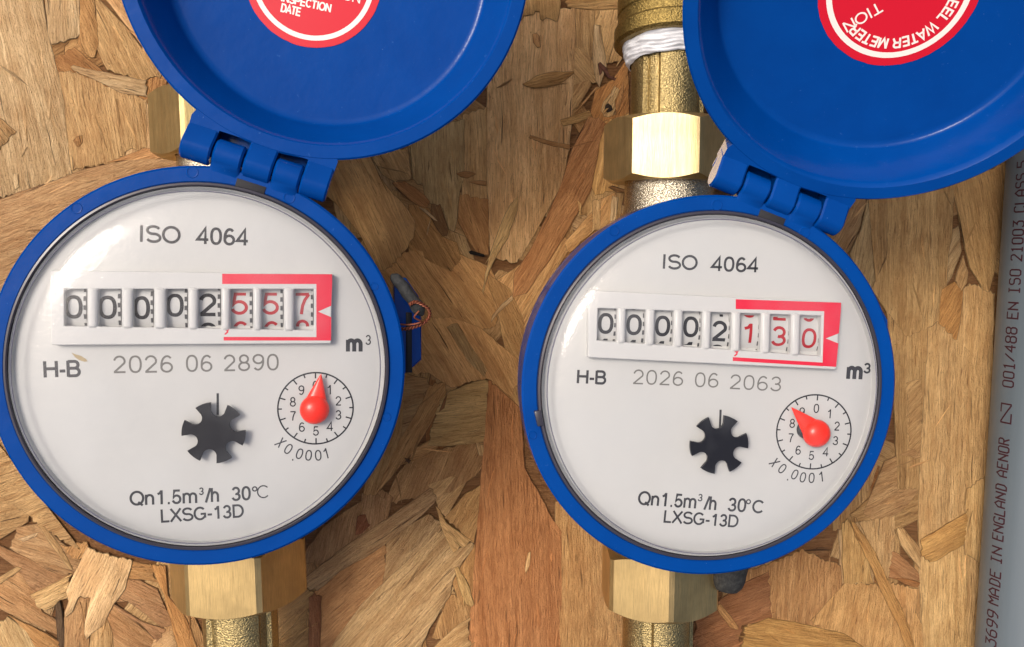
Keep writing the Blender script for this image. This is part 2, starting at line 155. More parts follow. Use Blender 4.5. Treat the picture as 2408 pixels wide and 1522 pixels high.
 {'p': [[13.01, -52.89], [16.32, -53.54], [15.96, -56.64], [13.88, -56.86]], 'g': 100, 'c': (0.5, 0.35, 0.18), 'z': -0.1946, 'k': 0},
 {'p': [[-7.25, -57.08], [-5.33, -57.96], [-6.05, -58.94]], 'g': 20, 'c': (0.1, 0.06, 0.035), 'z': -0.1184, 'k': 0},
 {'p': [[15.49, -4.11], [22.79, -8.91], [27.12, -18.62], [26.02, -35.75], [26.45, -45.61], [18.07, -36.32], [15.62, -33.85], [21.69, -28.37], [19.18, -16.19]], 'g': 115, 'c': (0.43, 0.27, 0.12), 'z': -0.3422, 'k': 0},
 {'p': [[16.6, -35.08], [18.68, -36.32], [26.07, -43.14], [27.43, -60.52], [35.62, -75.69], [38.41, -79.53], [38.7, -120.4], [10.76, -119.45], [11.58, -104.19], [14.29, -66.55], [15.68, -47.98]], 'g': 92, 'c': (0.41, 0.205, 0.09), 'z': -0.191, 'k': 0},
 {'p': [[36.2, -70.67], [41.21, -72.01], [48.23, -81.63], [53.3, -83.64], [53.58, -102.83], [56.78, -104.21], [57.03, -121.03], [38.32, -120.39]], 'g': 91, 'c': (0.44, 0.28, 0.13), 'z': -0.2648, 'k': 0},
 {'p': [[27.52, -90.67], [28.48, -85.63], [29.35, -85.27], [29.01, -89.44], [27.91, -91.95]], 'g': 80, 'c': (0.5, 0.35, 0.18), 'z': -0.0386, 'k': 1},
 {'p': [[-30.28, -76.9], [-21.86, -70.89], [-13.43, -66.1], [-10.42, -68.62], [-12.5, -77.25], [-17.1, -80.26], [-23.13, -82.61], [-32.77, -89.21], [-38.73, -87.83]], 'g': 75, 'c': (0.38, 0.235, 0.12), 'z': -0.3374, 'k': 0},
 {'p': [[-19.44, -67.23], [-12.23, -68.59], [-12.85, -74.76], [-17.09, -78.4], [-19.49, -75.87]], 'g': 80, 'c': (0.4, 0.26, 0.14), 'z': -0.2612, 'k': 0},
 {'p': [[-20.68, -74.0], [-18.27, -73.42], [-16.84, -76.54], [-19.5, -78.97], [-21.31, -79.55]], 'g': 60, 'c': (0.28, 0.12, 0.06), 'z': -0.185, 'k': 0},
 {'p': [[0.12, -66.07], [1.7, -68.2], [1.34, -70.68], [-6.2, -77.38], [-12.03, -81.73], [-15.91, -84.64], [-25.58, -90.01], [-32.23, -95.44], [-35.21, -94.12], [-35.42, -91.38], [-23.13, -81.74], [-13.46, -75.37], [-6.19, -70.55]], 'g': 34, 'c': (0.45, 0.31, 0.17), 'z': -0.1838, 'k': 0},
 {'p': [[-12.51, -81.6], [-12.66, -89.7], [-13.53, -94.43], [-18.4, -100.19], [-25.71, -108.13], [-30.61, -118.05], [-33.63, -117.94], [-33.43, -96.03], [-25.58, -89.39], [-17.12, -84.61]], 'g': 40, 'c': (0.38, 0.22, 0.1), 'z': -0.2576, 'k': 1},
 {'p': [[-12.52, -81.72], [-6.2, -76.75], [-0.73, -73.75], [3.54, -75.7], [2.93, -80.05], [-3.17, -85.55], [-7.44, -89.2], [-9.88, -91.64], [-13.53, -94.18]], 'g': 55, 'c': (0.4, 0.28, 0.15), 'z': -0.2564, 'k': 0},
 {'p': [[1.71, -78.78], [4.15, -78.83], [7.22, -84.53], [12.13, -82.13], [12.51, -84.02], [9.69, -87.72], [6.99, -92.69], [6.02, -97.71], [2.95, -102.68], [-0.12, -107.65], [-5.04, -118.92], [-31.21, -118.03], [-26.92, -109.35], [-19.61, -99.53], [-13.53, -93.68], [-7.44, -87.95], [-1.34, -82.46]], 'g': 48, 'c': (0.47, 0.34, 0.185), 'z': -0.1802, 'k': 0},
 {'p': [[1.58, -71.31], [2.92, -72.57], [4.76, -76.35], [10.9, -80.85], [12.37, -81.76], [6.61, -85.14], [3.54, -78.82]], 'g': 135, 'c': (0.5, 0.34, 0.16), 'z': -0.104, 'k': 0},
 {'p': [[4.15, -74.84], [10.25, -67.72], [14.77, -65.31], [13.96, -76.53], [12.75, -82.52], [9.67, -79.94]], 'g': 60, 'c': (0.45, 0.29, 0.13), 'z': -0.2528, 'k': 0},
 {'p': [[-0.73, -65.07], [5.96, -62.69], [10.85, -64.01], [4.76, -75.1], [2.07, -71.94]], 'g': 45, 'c': (0.5, 0.35, 0.18), 'z': -0.3266, 'k': 0},
 {'p': [[6.99, -89.54], [8.21, -89.32], [11.56, -95.33], [12.81, -100.42], [12.19, -101.42], [10.34, -100.35], [8.47, -95.88]], 'g': 110, 'c': (0.5, 0.35, 0.16), 'z': -0.0254, 'k': 0},
 {'p': [[-1.35, -115.86], [2.34, -111.53], [7.88, -106.62], [11.58, -104.45], [11.63, -119.48], [-3.2, -118.98]], 'g': 35, 'c': (0.5, 0.35, 0.18), 'z': -0.2492, 'k': 0},
 {'p': [[5.4, -97.69], [7.49, -97.75], [12.19, -100.41], [11.59, -105.46], [4.19, -111.59], [0.49, -110.2]], 'g': 100, 'c': (0.44, 0.28, 0.13), 'z': -0.323, 'k': 0},
 {'p': [[6.26, -93.93], [12.75, -82.77], [13.98, -84.05], [12.44, -100.41], [8.49, -100.94]], 'g': 80, 'c': (0.4, 0.24, 0.1), 'z': -0.3368, 'k': 0},
 {'p': [[-44.81, -100.08], [-35.8, -93.48], [-32.83, -96.05], [-34.3, -99.12], [-34.59, -117.91], [-45.02, -117.56]], 'g': 40, 'c': (0.5, 0.33, 0.15), 'z': -0.2456, 'k': 0},
 {'p': [[-43.14, -109.48], [-38.91, -105.23], [-35.03, -100.35], [-34.85, -106.6], [-38.97, -111.48], [-41.63, -113.91]], 'g': 35, 'c': (0.46, 0.3, 0.13), 'z': -0.1694, 'k': 0},
 {'p': [[-34.52, -97.25], [-32.83, -95.8], [-30.92, -97.1], [-31.46, -118.02], [-34.95, -117.9]], 'g': 91, 'c': (0.28, 0.13, 0.06), 'z': -0.0932, 'k': 0},  # dark strip: the pipe's cast shadow put in as strand colour
 {'p': [[-38.73, -87.83], [-32.15, -86.75], [-30.38, -89.89], [-34.6, -93.51], [-37.6, -94.68], [-38.79, -94.03]], 'g': 70, 'c': (0.4, 0.25, 0.12), 'z': -0.317, 'k': 0},
 {'p': [[-122.33, -61.97], [-115.7, -64.45], [-110.29, -71.71], [-110.8, -73.85], [-113.8, -75.83], [-118.39, -78.73], [-122.94, -80.43]], 'g': 15, 'c': (0.54, 0.38, 0.2), 'z': -0.3158, 'k': 0},
 {'p': [[-121.76, -78.66], [-116.78, -81.17], [-111.78, -83.69], [-106.21, -87.44], [-101.71, -89.37], [-99.4, -88.57], [-105.81, -93.26], [-109.82, -94.37], [-114.15, -87.25], [-118.54, -83.53]], 'g': 150, 'c': (0.42, 0.26, 0.14), 'z': -0.2396, 'k': 0},
 {'p': [[-113.78, -75.23], [-107.53, -74.16], [-99.25, -82.76], [-94.8, -87.71], [-101.73, -89.97], [-108.45, -86.18], [-116.22, -81.18]], 'g': 160, 'c': (0.46, 0.31, 0.17), 'z': -0.3134, 'k': 0},
 {'p': [[-107.91, -75.35], [-106.43, -75.14], [-103.15, -79.66], [-100.44, -84.55], [-99.15, -87.61], [-99.96, -87.83], [-102.7, -83.89], [-105.97, -79.0]], 'g': 125, 'c': (0.44, 0.31, 0.16), 'z': -0.1622, 'k': 0},
 {'p': [[-102.84, -80.87], [-95.18, -79.83], [-94.67, -82.5], [-97.59, -84.98], [-99.53, -84.57]], 'g': 60, 'c': (0.5, 0.315, 0.145), 'z': -0.236, 'k': 0},
 {'p': [[-113.88, -78.59], [-110.23, -77.46], [-108.18, -76.79], [-108.78, -77.98], [-112.21, -79.47]], 'g': 30, 'c': (0.56, 0.42, 0.26), 'z': -0.1598, 'k': 0},
 {'p': [[-95.21, -81.04], [-94.08, -81.67], [-83.02, -85.56], [-84.53, -91.01], [-85.16, -93.44], [-88.14, -97.64], [-89.95, -100.65], [-91.17, -103.68], [-94.69, -106.03], [-96.12, -107.82], [-96.65, -105.97], [-96.32, -102.3], [-94.66, -95.63], [-95.58, -95.6], [-97.29, -95.19], [-97.87, -95.54], [-99.7, -99.76], [-101.46, -101.17], [-101.76, -99.7], [-100.76, -96.68], [-101.25, -93.63], [-98.82, -88.22]], 'g': 65, 'c': (0.55, 0.41, 0.24), 'z': 0.0664, 'k': 1},
 {'p': [[-110.73, -94.35], [-105.19, -91.7], [-99.63, -88.57], [-100.44, -93.04], [-101.08, -95.82], [-103.04, -96.25], [-104.81, -98.15], [-107.12, -99.18], [-109.35, -97.66]], 'g': 25, 'c': (0.6, 0.43, 0.22), 'z': -0.0074, 'k': 0},
 {'p': [[-121.08, -92.5], [-113.58, -87.26], [-109.81, -94.01], [-107.7, -99.53], [-103.22, -102.71], [-103.89, -106.36], [-112.33, -102.08], [-116.8, -99.88], [-122.35, -96.7]], 'g': 145, 'c': (0.46, 0.29, 0.15), 'z': -0.3062, 'k': 0},
 {'p': [[-121.01, -90.09], [-114.12, -86.28], [-112.78, -86.92], [-118.79, -91.35], [-121.08, -92.5]], 'g': 30, 'c': (0.5, 0.35, 0.18), 'z': -0.08, 'k': 0},
 {'p': [[-122.59, -103.96], [-117.16, -100.48], [-112.39, -104.27], [-108.53, -108.66], [-107.58, -115.43], [-122.94, -114.91]], 'g': 110, 'c': (0.43, 0.33, 0.18), 'z': -0.2288, 'k': 1},
 {'p': [[-117.02, -99.87], [-113.46, -102.04], [-106.73, -105.66], [-103.37, -108.21], [-103.0, -115.58], [-107.01, -115.45], [-112.41, -104.87]], 'g': 140, 'c': (0.47, 0.28, 0.12), 'z': -0.1526, 'k': 0},
 {'p': [[-104.44, -97.19], [-103.03, -96.01], [-102.33, -99.69], [-102.03, -109.48], [-102.19, -115.61], [-103.8, -115.56]], 'g': 95, 'c': (0.11, 0.075, 0.045), 'z': -0.2264, 'k': 0},
 {'p': [[-102.01, -100.3], [-97.87, -95.54], [-94.43, -95.64], [-95.78, -103.54], [-95.31, -107.85], [-95.29, -115.85], [-102.65, -115.6]], 'g': 85, 'c': (0.42, 0.27, 0.14), 'z': -0.3002, 'k': 0},
 {'p': [[-84.75, -90.64], [-81.06, -91.1], [-76.47, -93.67], [-74.25, -99.25], [-72.25, -104.49], [-75.53, -105.01], [-80.11, -100.93], [-84.66, -97.12], [-87.91, -97.4]], 'g': 150, 'c': (0.42, 0.26, 0.14), 'z': -0.224, 'k': 0},
 {'p': [[-89.06, -97.37], [-84.73, -100.19], [-81.31, -102.74], [-76.11, -104.74], [-74.37, -105.41], [-76.78, -109.04], [-81.34, -103.97], [-87.05, -100.12]], 'g': 145, 'c': (0.4, 0.24, 0.13), 'z': -0.1478, 'k': 0},
 {'p': [[-91.71, -101.82], [-89.05, -97.0], [-82.48, -103.32], [-76.78, -108.8], [-75.18, -116.53], [-92.63, -115.94]], 'g': 140, 'c': (0.43, 0.27, 0.14), 'z': -0.2966, 'k': 0},
 {'p': [[-78.64, -86.27], [-74.01, -86.99], [-73.6, -95.58], [-69.61, -100.62], [-67.35, -105.62], [-65.46, -111.88], [-65.2, -116.87], [-69.9, -116.71], [-72.62, -105.46], [-74.76, -95.55], [-76.97, -89.98]], 'g': 108, 'c': (0.5, 0.29, 0.12), 'z': 0.0046, 'k': 0},
 {'p': [[-84.53, -91.01], [-83.02, -85.56], [-77.84, -86.9], [-76.44, -92.07], [-81.05, -90.98]], 'g': 170, 'c': (0.5, 0.315, 0.145), 'z': -0.2942, 'k': 0},
 {'p': [[-94.93, -106.26], [-90.54, -101.25], [-89.24, -104.96], [-88.0, -116.09], [-96.09, -115.82]], 'g': 85, 'c': (0.5, 0.35, 0.18), 'z': -0.143, 'k': 0},
 {'p': [[-77.94, -108.39], [-73.19, -104.83], [-71.52, -109.21], [-69.9, -116.71], [-80.44, -116.35]], 'g': 30, 'c': (0.52, 0.36, 0.2), 'z': -0.2168, 'k': 0},
 {'p': [[-75.52, -104.14], [-73.01, -95.6], [-67.26, -100.68], [-63.87, -108.21], [-64.02, -116.91], [-68.73, -116.75]], 'g': 100, 'c': (0.45, 0.29, 0.14), 'z': -0.2906, 'k': 0},
 {'p': [[114.31, 8.78], [120.4, 19.33], [127.5, 19.05], [125.87, 10.12], [122.89, 2.65], [120.39, 0.14]], 'g': 62, 'c': (0.4, 0.26, 0.13), 'z': -0.2144, 'k': 0},
 {'p': [[127.53, 18.19], [128.46, 13.87], [129.29, 5.18], [130.73, -6.05], [129.17, -9.81], [123.66, -1.08], [122.65, 2.02], [125.92, 8.88]], 'g': 80, 'c': (0.46, 0.35, 0.19), 'z': -0.1382, 'k': 0},
 {'p': [[127.49, 19.42], [133.71, 19.5], [133.87, 11.44], [134.11, 1.48], [131.01, -6.67], [129.64, 2.69]], 'g': 92, 'c': (0.45, 0.3, 0.14), 'z': -0.212, 'k': 0},
 {'p': [[133.06, 19.49], [148.18, 22.78], [154.08, 22.86], [154.11, 6.63], [153.27, -4.69], [152.58, -19.88], [147.63, -28.78], [140.82, -23.68], [135.28, -16.09], [129.77, -8.56], [133.89, 0.23]], 'g': 91, 'c': (0.46, 0.32, 0.155), 'z': -0.2858, 'k': 0},
 {'p': [[134.58, -14.83], [140.77, -22.41], [148.6, -19.88], [148.21, -36.45], [146.46, -49.27], [147.89, -68.7], [139.87, -68.57], [137.34, -36.38]], 'g': 92, 'c': (0.45, 0.31, 0.15), 'z': -0.2096, 'k': 0},
 {'p': [[153.17, 22.85], [170.97, 29.33], [169.36, 6.75], [167.83, -3.36], [166.17, -10.97], [159.79, -2.14], [157.42, 6.66], [154.74, 16.64]], 'g': 102, 'c': (0.47, 0.32, 0.15), 'z': -0.2084, 'k': 0},
 {'p': [[154.01, 9.13], [155.93, 10.4], [157.18, 2.89], [154.59, -4.69], [152.86, -7.47], [153.0, 1.6]], 'g': 60, 'c': (0.48, 0.37, 0.21), 'z': -0.1322, 'k': 0},
 {'p': [[155.31, -5.95], [157.63, 1.63], [159.57, -3.4], [159.31, -6.56], [157.7, -9.1], [156.0, -6.57]], 'g': 70, 'c': (0.5, 0.35, 0.18), 'z': -0.131, 'k': 0},
 {'p': [[151.44, -8.48], [155.32, -6.2], [158.47, -8.46], [158.16, -19.88], [156.75, -24.34], [150.61, -20.52]], 'g': 60, 'c': (0.42, 0.24, 0.09), 'z': -0.2048, 'k': 0},
 {'p': [[158.07, -8.46], [159.98, -6.56], [168.12, -9.7], [168.68, -36.56], [168.51, -62.5], [169.96, -124.87], [163.08, -124.63], [161.69, -101.87], [150.1, -124.19], [147.33, -88.3], [146.51, -67.51], [146.86, -49.27], [147.28, -36.44], [147.54, -19.88], [150.51, -17.98], [156.73, -23.7], [157.57, -18.61]], 'g': 91, 'c': (0.52, 0.37, 0.19), 'z': -0.1286, 'k': 0},
 {'p': [[141.31, -36.41], [146.16, -35.16], [147.22, -51.85], [146.39, -57.65], [142.74, -56.32], [142.22, -42.81]], 'g': 45, 'c': (0.43, 0.29, 0.14), 'z': -0.1274, 'k': 0},
 {'p': [[135.57, -60.1], [146.95, -55.08], [147.87, -68.05], [141.48, -75.75], [133.62, -79.51], [129.49, -75.53]], 'g': 25, 'c': (0.43, 0.28, 0.14), 'z': -0.2012, 'k': 0},
 {'p': [[125.54, -76.11], [134.55, -68.49], [147.55, -66.75], [147.58, -77.82], [140.36, -81.6], [130.98, -80.11]], 'g': 20, 'c': (0.42, 0.28, 0.13), 'z': -0.275, 'k': 0},
 {'p': [[128.28, -78.75], [139.5, -76.37], [140.01, -82.9], [139.37, -90.75], [138.23, -96.24], [135.47, -93.93], [130.41, -82.7]], 'g': 88, 'c': (0.5, 0.35, 0.18), 'z': -0.1988, 'k': 0},
 {'p': [[122.98, -78.65], [124.92, -77.39], [127.04, -81.33], [131.3, -89.25], [133.59, -97.43], [124.27, -97.46], [123.37, -90.37]], 'g': 92, 'c': (0.5, 0.34, 0.15), 'z': -0.1226, 'k': 0},
 {'p': [[125.33, -77.66], [127.22, -78.73], [133.92, -88.0], [137.55, -95.96], [142.6, -105.32], [145.29, -112.03], [148.36, -121.46], [145.94, -122.05], [142.18, -111.94], [137.84, -103.87], [132.77, -93.21], [127.09, -82.63]], 'g': 118, 'c': (0.46, 0.28, 0.11), 'z': 0.1036, 'k': 0},
 {'p': [[139.25, -87.46], [141.3, -88.56], [147.56, -94.23], [149.03, -97.3], [143.61, -96.37], [137.95, -95.97]], 'g': 150, 'c': (0.38, 0.22, 0.11), 'z': -0.1952, 'k': 0},
 {'p': [[137.94, -95.7], [143.6, -96.11], [148.36, -97.55], [147.48, -99.11], [145.72, -98.8], [140.93, -96.7]], 'g': 165, 'c': (0.36, 0.18, 0.07), 'z': -0.119, 'k': 0},
 {'p': [[140.07, -80.94], [142.32, -80.33], [147.95, -87.0], [148.21, -93.59], [144.7, -89.82], [141.59, -85.81]], 'g': 125, 'c': (0.5, 0.35, 0.18), 'z': -0.1178, 'k': 0},
 {'p': [[147.83, -84.11], [161.66, -76.12], [162.28, -74.82], [161.55, -85.98], [152.83, -91.06], [150.81, -91.28], [148.18, -89.37]], 'g': 25, 'c': (0.37, 0.235, 0.09), 'z': 0.1834, 'k': 1},
 {'p': [[147.27, -86.99], [149.73, -114.83], [150.78, -124.22], [164.45, -124.68], [162.77, -86.01], [152.72, -88.42]], 'g': 91, 'c': (0.51, 0.37, 0.185), 'z': -0.1904, 'k': 0},
 {'p': [[161.62, -68.92], [167.41, -65.09], [167.53, -92.06], [163.61, -89.72], [161.96, -89.29], [161.38, -82.03]], 'g': 92, 'c': (0.5, 0.36, 0.18), 'z': 0.1108, 'k': 0},
 {'p': [[91.92, -92.23], [100.5, -91.14], [111.36, -86.2], [116.73, -89.57], [123.15, -91.67], [124.38, -100.87], [124.19, -115.36], [117.45, -112.51], [109.42, -109.64], [100.95, -108.08], [91.0, -107.79]], 'g': 86, 'c': (0.4, 0.24, 0.11), 'z': -0.263, 'k': 0},
 {'p': [[114.01, -108.46], [124.26, -97.2], [134.26, -97.45], [141.57, -106.62], [146.44, -117.39], [148.06, -124.12], [127.13, -123.41], [121.48, -113.95]], 'g': 82, 'c': (0.48, 0.31, 0.14), 'z': -0.1868, 'k': 0},
 {'p': [[136.91, -96.6], [145.73, -99.2], [147.77, -99.51], [147.02, -108.1], [145.8, -111.38], [141.98, -106.63]], 'g': 95, 'c': (0.5, 0.315, 0.145), 'z': -0.1856, 'k': 0},
 {'p': [[144.05, -108.01], [147.38, -106.78], [150.3, -112.18], [150.78, -124.22], [146.02, -124.05]], 'g': 88, 'c': (0.48, 0.31, 0.14), 'z': -0.2594, 'k': 0},
 {'p': [[93.66, -109.82], [100.93, -107.16], [109.39, -108.59], [118.73, -111.23], [124.77, -112.73], [130.93, -116.9], [135.2, -123.69], [92.66, -122.24]], 'g': 170, 'c': (0.46, 0.29, 0.11), 'z': 0.0418, 'k': 0},
 {'p': [[83.11, -103.66], [92.04, -96.76], [100.55, -93.08], [102.11, -107.46], [93.0, -109.41], [92.01, -122.22], [77.01, -121.71], [79.28, -106.15]], 'g': 20, 'c': (0.34, 0.17, 0.08), 'z': -0.182, 'k': 0},
 {'p': [[84.79, -103.71], [86.32, -102.45], [89.67, -106.44], [91.96, -109.77], [91.72, -110.68], [89.09, -109.69]], 'g': 130, 'c': (0.42, 0.24, 0.1), 'z': -0.0308, 'k': 0},
 {'p': [[94.94, -108.55], [101.53, -110.06], [110.85, -113.62], [110.93, -116.26], [100.34, -114.61], [94.37, -111.81]], 'g': 170, 'c': (0.44, 0.27, 0.12), 'z': -0.1046, 'k': 0},
 {'p': [[-121.83, -46.62], [-115.46, -56.73], [-111.26, -66.31], [-104.15, -74.82], [-96.95, -82.21], [-107.02, -75.97], [-113.61, -69.85], [-122.39, -63.75]], 'g': 20, 'c': (0.5, 0.35, 0.18), 'z': -0.2384, 'k': 0}]}

# ---------------------------------------------------------------- materials
def node(nt, t, **k):
    n = nt.nodes.new(t)
    for a, b in k.items(): setattr(n, a, b)
    return n
def new_mat(name):
    m = bpy.data.materials.new(name); m.use_nodes = True
    return m, m.node_tree, m.node_tree.nodes['Principled BSDF']
def mmco(nt, scale=(1, 1, 1)):
    tc = node(nt, 'ShaderNodeTexCoord'); mp = node(nt, 'ShaderNodeMapping')
    nt.links.new(tc.outputs['Object'], mp.inputs['Vector']); mp.inputs['Scale'].default_value = [1000 * s for s in scale]
    return mp
def nz(nt, vec, scale, detail=3, rough=.55):
    n = node(nt, 'ShaderNodeTexNoise'); nt.links.new(vec, n.inputs['Vector'])
    n.inputs['Scale'].default_value = scale; n.inputs['Detail'].default_value = detail; n.inputs['Roughness'].default_value = rough
    return n.outputs['Fac']
def ramp(nt, fac, stops):
    r = node(nt, 'ShaderNodeValToRGB'); nt.links.new(fac, r.inputs['Fac'])
    while len(r.color_ramp.elements) < len(stops): r.color_ramp.elements.new(.5)
    for e, (p, c) in zip(r.color_ramp.elements, stops):
        e.position = p; e.color = c if len(c) == 4 else (*c, 1)
    return r.outputs['Color']
def mixc(nt, fac, a, b, mode='MIX'):
    m = node(nt, 'ShaderNodeMix', data_type='RGBA', blend_type=mode)
    for s, v in ((m.inputs[0], fac), (m.inputs[6], a), (m.inputs[7], b)):
        if hasattr(v, 'links'): nt.links.new(v, s)
        elif isinstance(v, (int, float)): s.default_value = v
        else: s.default_value = v if len(v) == 4 else (*v, 1)
    return m.outputs[2]
def mathn(nt, op, a, b=0.0):
    m = node(nt, 'ShaderNodeMath', operation=op)
    for s, v in ((m.inputs[0], a), (m.inputs[1], b)):
        if hasattr(v, 'links'): nt.links.new(v, s)
        else: s.default_value = v
    return m.outputs[0]
def bump(nt, b, h, dist, strength=1.0, prev=None):
    n = node(nt, 'ShaderNodeBump'); nt.links.new(h, n.inputs['Height'])
    n.inputs['Distance'].default_value = dist * MM; n.inputs['Strength'].default_value = strength
    if prev: nt.links.new(prev, n.inputs['Normal'])
    nt.links.new(n.outputs['Normal'], b.inputs['Normal']); return n.outputs['Normal']

def plain(name, col, rough=.4, metal=0, **k):
    m, nt, b = new_mat(name); b.inputs['Base Color'].default_value = (*col, 1)
    b.inputs['Roughness'].default_value = rough; b.inputs['Metallic'].default_value = metal
    for a, v in k.items(): b.inputs[a.replace('_', ' ')].default_value = v
    return m

def blue_plastic(name='blue_plastic'):
    m, nt, b = new_mat(name)
    v = mmco(nt).outputs['Vector']
    n1 = nz(nt, v, .08, 4); n2 = nz(nt, v, 2.2, 3); n3 = nz(nt, v, .9, 5, .7)
    c = mixc(nt, n1, (.0001, .036, .20), (.0002, .055, .275))
    sp = ramp(nt, n3, [(.0, (0, 0, 0)), (.67, (0, 0, 0)), (.74, (1, 1, 1))])
    c = mixc(nt, mathn(nt, 'MULTIPLY', sp, .30), c, (.10, .26, .60))
    nk = ramp(nt, nz(nt, v, 1.7, 3, .7), [(0, (0, 0, 0)), (.735, (0, 0, 0)), (.76, (1, 1, 1))])
    c = mixc(nt, mathn(nt, 'MULTIPLY', nk, .55), c, (.22, .40, .72))
    nt.links.new(c, b.inputs['Base Color'])
    rr = node(nt, 'ShaderNodeMapRange'); nt.links.new(n3, rr.inputs[0]); rr.inputs[3].default_value = .05; rr.inputs[4].default_value = .24
    nt.links.new(rr.outputs[0], b.inputs['Roughness'])
    b.inputs['Specular IOR Level'].default_value = .14
    b.inputs['Subsurface Weight'].default_value = .0
    p = bump(nt, b, n2, .02, .5); bump(nt, b, n1, .5, .5, p)
    return m
def white_plastic(name, col=(.74, .74, .72), rough=.4):
    m, nt, b = new_mat(name); v = mmco(nt).outputs['Vector']
    c = mixc(nt, nz(nt, v, .06, 3), [x * .96 for x in col], col)
    sp = ramp(nt, nz(nt, v, .55, 4, .8), [(0, (0, 0, 0)), (.76, (0, 0, 0)), (.79, (1, 1, 1))])
    c = mixc(nt, mathn(nt, 'MULTIPLY', sp, .22), c, (.30, .27, .22))
    nt.links.new(c, b.inputs['Base Color']); b.inputs['Roughness'].default_value = rough
    return m
def brass(name, kind, col, rough):
    m, nt, b = new_mat(name); b.inputs['Metallic'].default_value = 1
    mp = mmco(nt); v = mp.outputs['Vector']
    big = nz(nt, v, .12, 4)
    c = mixc(nt, ramp(nt, big, [(.3, (0, 0, 0)), (.7, (1, 1, 1))]), [x * .72 for x in col], col)
    if kind == 'cast':
        g = nz(nt, v, 2.3, 3, .6); g2 = nz(nt, v, .6, 3)
        c = mixc(nt, ramp(nt, g, [(.35, (1, 1, 1)), (.6, (0, 0, 0))]), c, [x * .45 for x in col])
        bump(nt, b, g, .35, .9)
        rr = node(nt, 'ShaderNodeMapRange'); nt.links.new(g2, rr.inputs[0]); rr.inputs[3].default_value = rough - .1; rr.inputs[4].default_value = rough + .12
        nt.links.new(rr.outputs[0], b.inputs['Roughness'])
    else:                                    # machined flats: fine lines along the nut's axis
        m2 = mmco(nt, (1, .035, 1)).outputs['Vector']
        g = nz(nt, m2, 5.5, 4, .75); g2 = nz(nt, m2, 1.3, 2)
        c = mixc(nt, ramp(nt, g, [(.3, (1, 1, 1)), (.55, (0, 0, 0))]), c, [x * .6 for x in col])
        sp = ramp(nt, nz(nt, v, 1.6, 4, .75), [(0, (0, 0, 0)), (.66, (0, 0, 0)), (.72, (1, 1, 1))])
        c = mixc(nt, mathn(nt, 'MULTIPLY', sp, .5), c, [x * .35 for x in col])
        bump(nt, b, g, .05, .8)
        rr = node(nt, 'ShaderNodeMapRange'); nt.links.new(g2, rr.inputs[0]); rr.inputs[3].default_value = rough - .08; rr.inputs[4].default_value = rough + .1
        nt.links.new(rr.outputs[0], b.inputs['Roughness'])
    nt.links.new(c, b.inputs['Base Color'])
    return m
def lens_material():
    m, nt, b = new_mat('clear_lens'); nt.nodes.remove(b)
    out = nt.nodes['Material Output']
    tr = node(nt, 'ShaderNodeBsdfTransparent'); tr.inputs['Color'].default_value = (.985, .99, .995, 1)
    gl = node(nt, 'ShaderNodeBsdfGlossy'); gl.inputs['Roughness'].default_value = .03
    fr = node(nt, 'ShaderNodeFresnel'); fr.inputs['IOR'].default_value = 1.46
    v = mmco(nt).outputs['Vector']
    bp = node(nt, 'ShaderNodeBump'); nt.links.new(nz(nt, v, .12, 2), bp.inputs['Height']); bp.inputs['Distance'].default_value = .5 * MM; bp.inputs['Strength'].default_value = .25
    bp2 = node(nt, 'ShaderNodeBump'); nt.links.new(nz(nt, v, .45, 4, .7), bp2.inputs['Height']); bp2.inputs['Distance'].default_value = .22 * MM; bp2.inputs['Strength'].default_value = .35
    nt.links.new(bp2.outputs['Normal'], bp.inputs['Normal'])
    nt.links.new(bp.outputs['Normal'], gl.inputs['Normal']); nt.links.new(bp.outputs['Normal'], fr.inputs['Normal'])
    mx = node(nt, 'ShaderNodeMixShader')
    nt.links.new(mathn(nt, 'MINIMUM', fr.outputs[0], .30), mx.inputs[0]); nt.links.new(tr.outputs[0], mx.inputs[1]); nt.links.new(gl.outputs[0], mx.inputs[2])
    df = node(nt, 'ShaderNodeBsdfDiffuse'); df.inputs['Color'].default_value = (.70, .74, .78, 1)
    refl_haze = ramp(nt, nz(nt, v, .045, 3, .6), [(.46, (0, 0, 0)), (.62, (1, 1, 1))])  # pale patches painted in for broad reflections on the cover
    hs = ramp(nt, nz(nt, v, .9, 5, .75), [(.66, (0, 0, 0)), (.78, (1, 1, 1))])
    m2 = node(nt, 'ShaderNodeMixShader'); nt.links.new(mathn(nt, 'ADD', mathn(nt, 'MULTIPLY', refl_haze, .05), mathn(nt, 'MULTIPLY', hs, .07)), m2.inputs[0])
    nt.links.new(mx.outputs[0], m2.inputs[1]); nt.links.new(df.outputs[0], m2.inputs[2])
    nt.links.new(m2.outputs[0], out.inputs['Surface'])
    return m
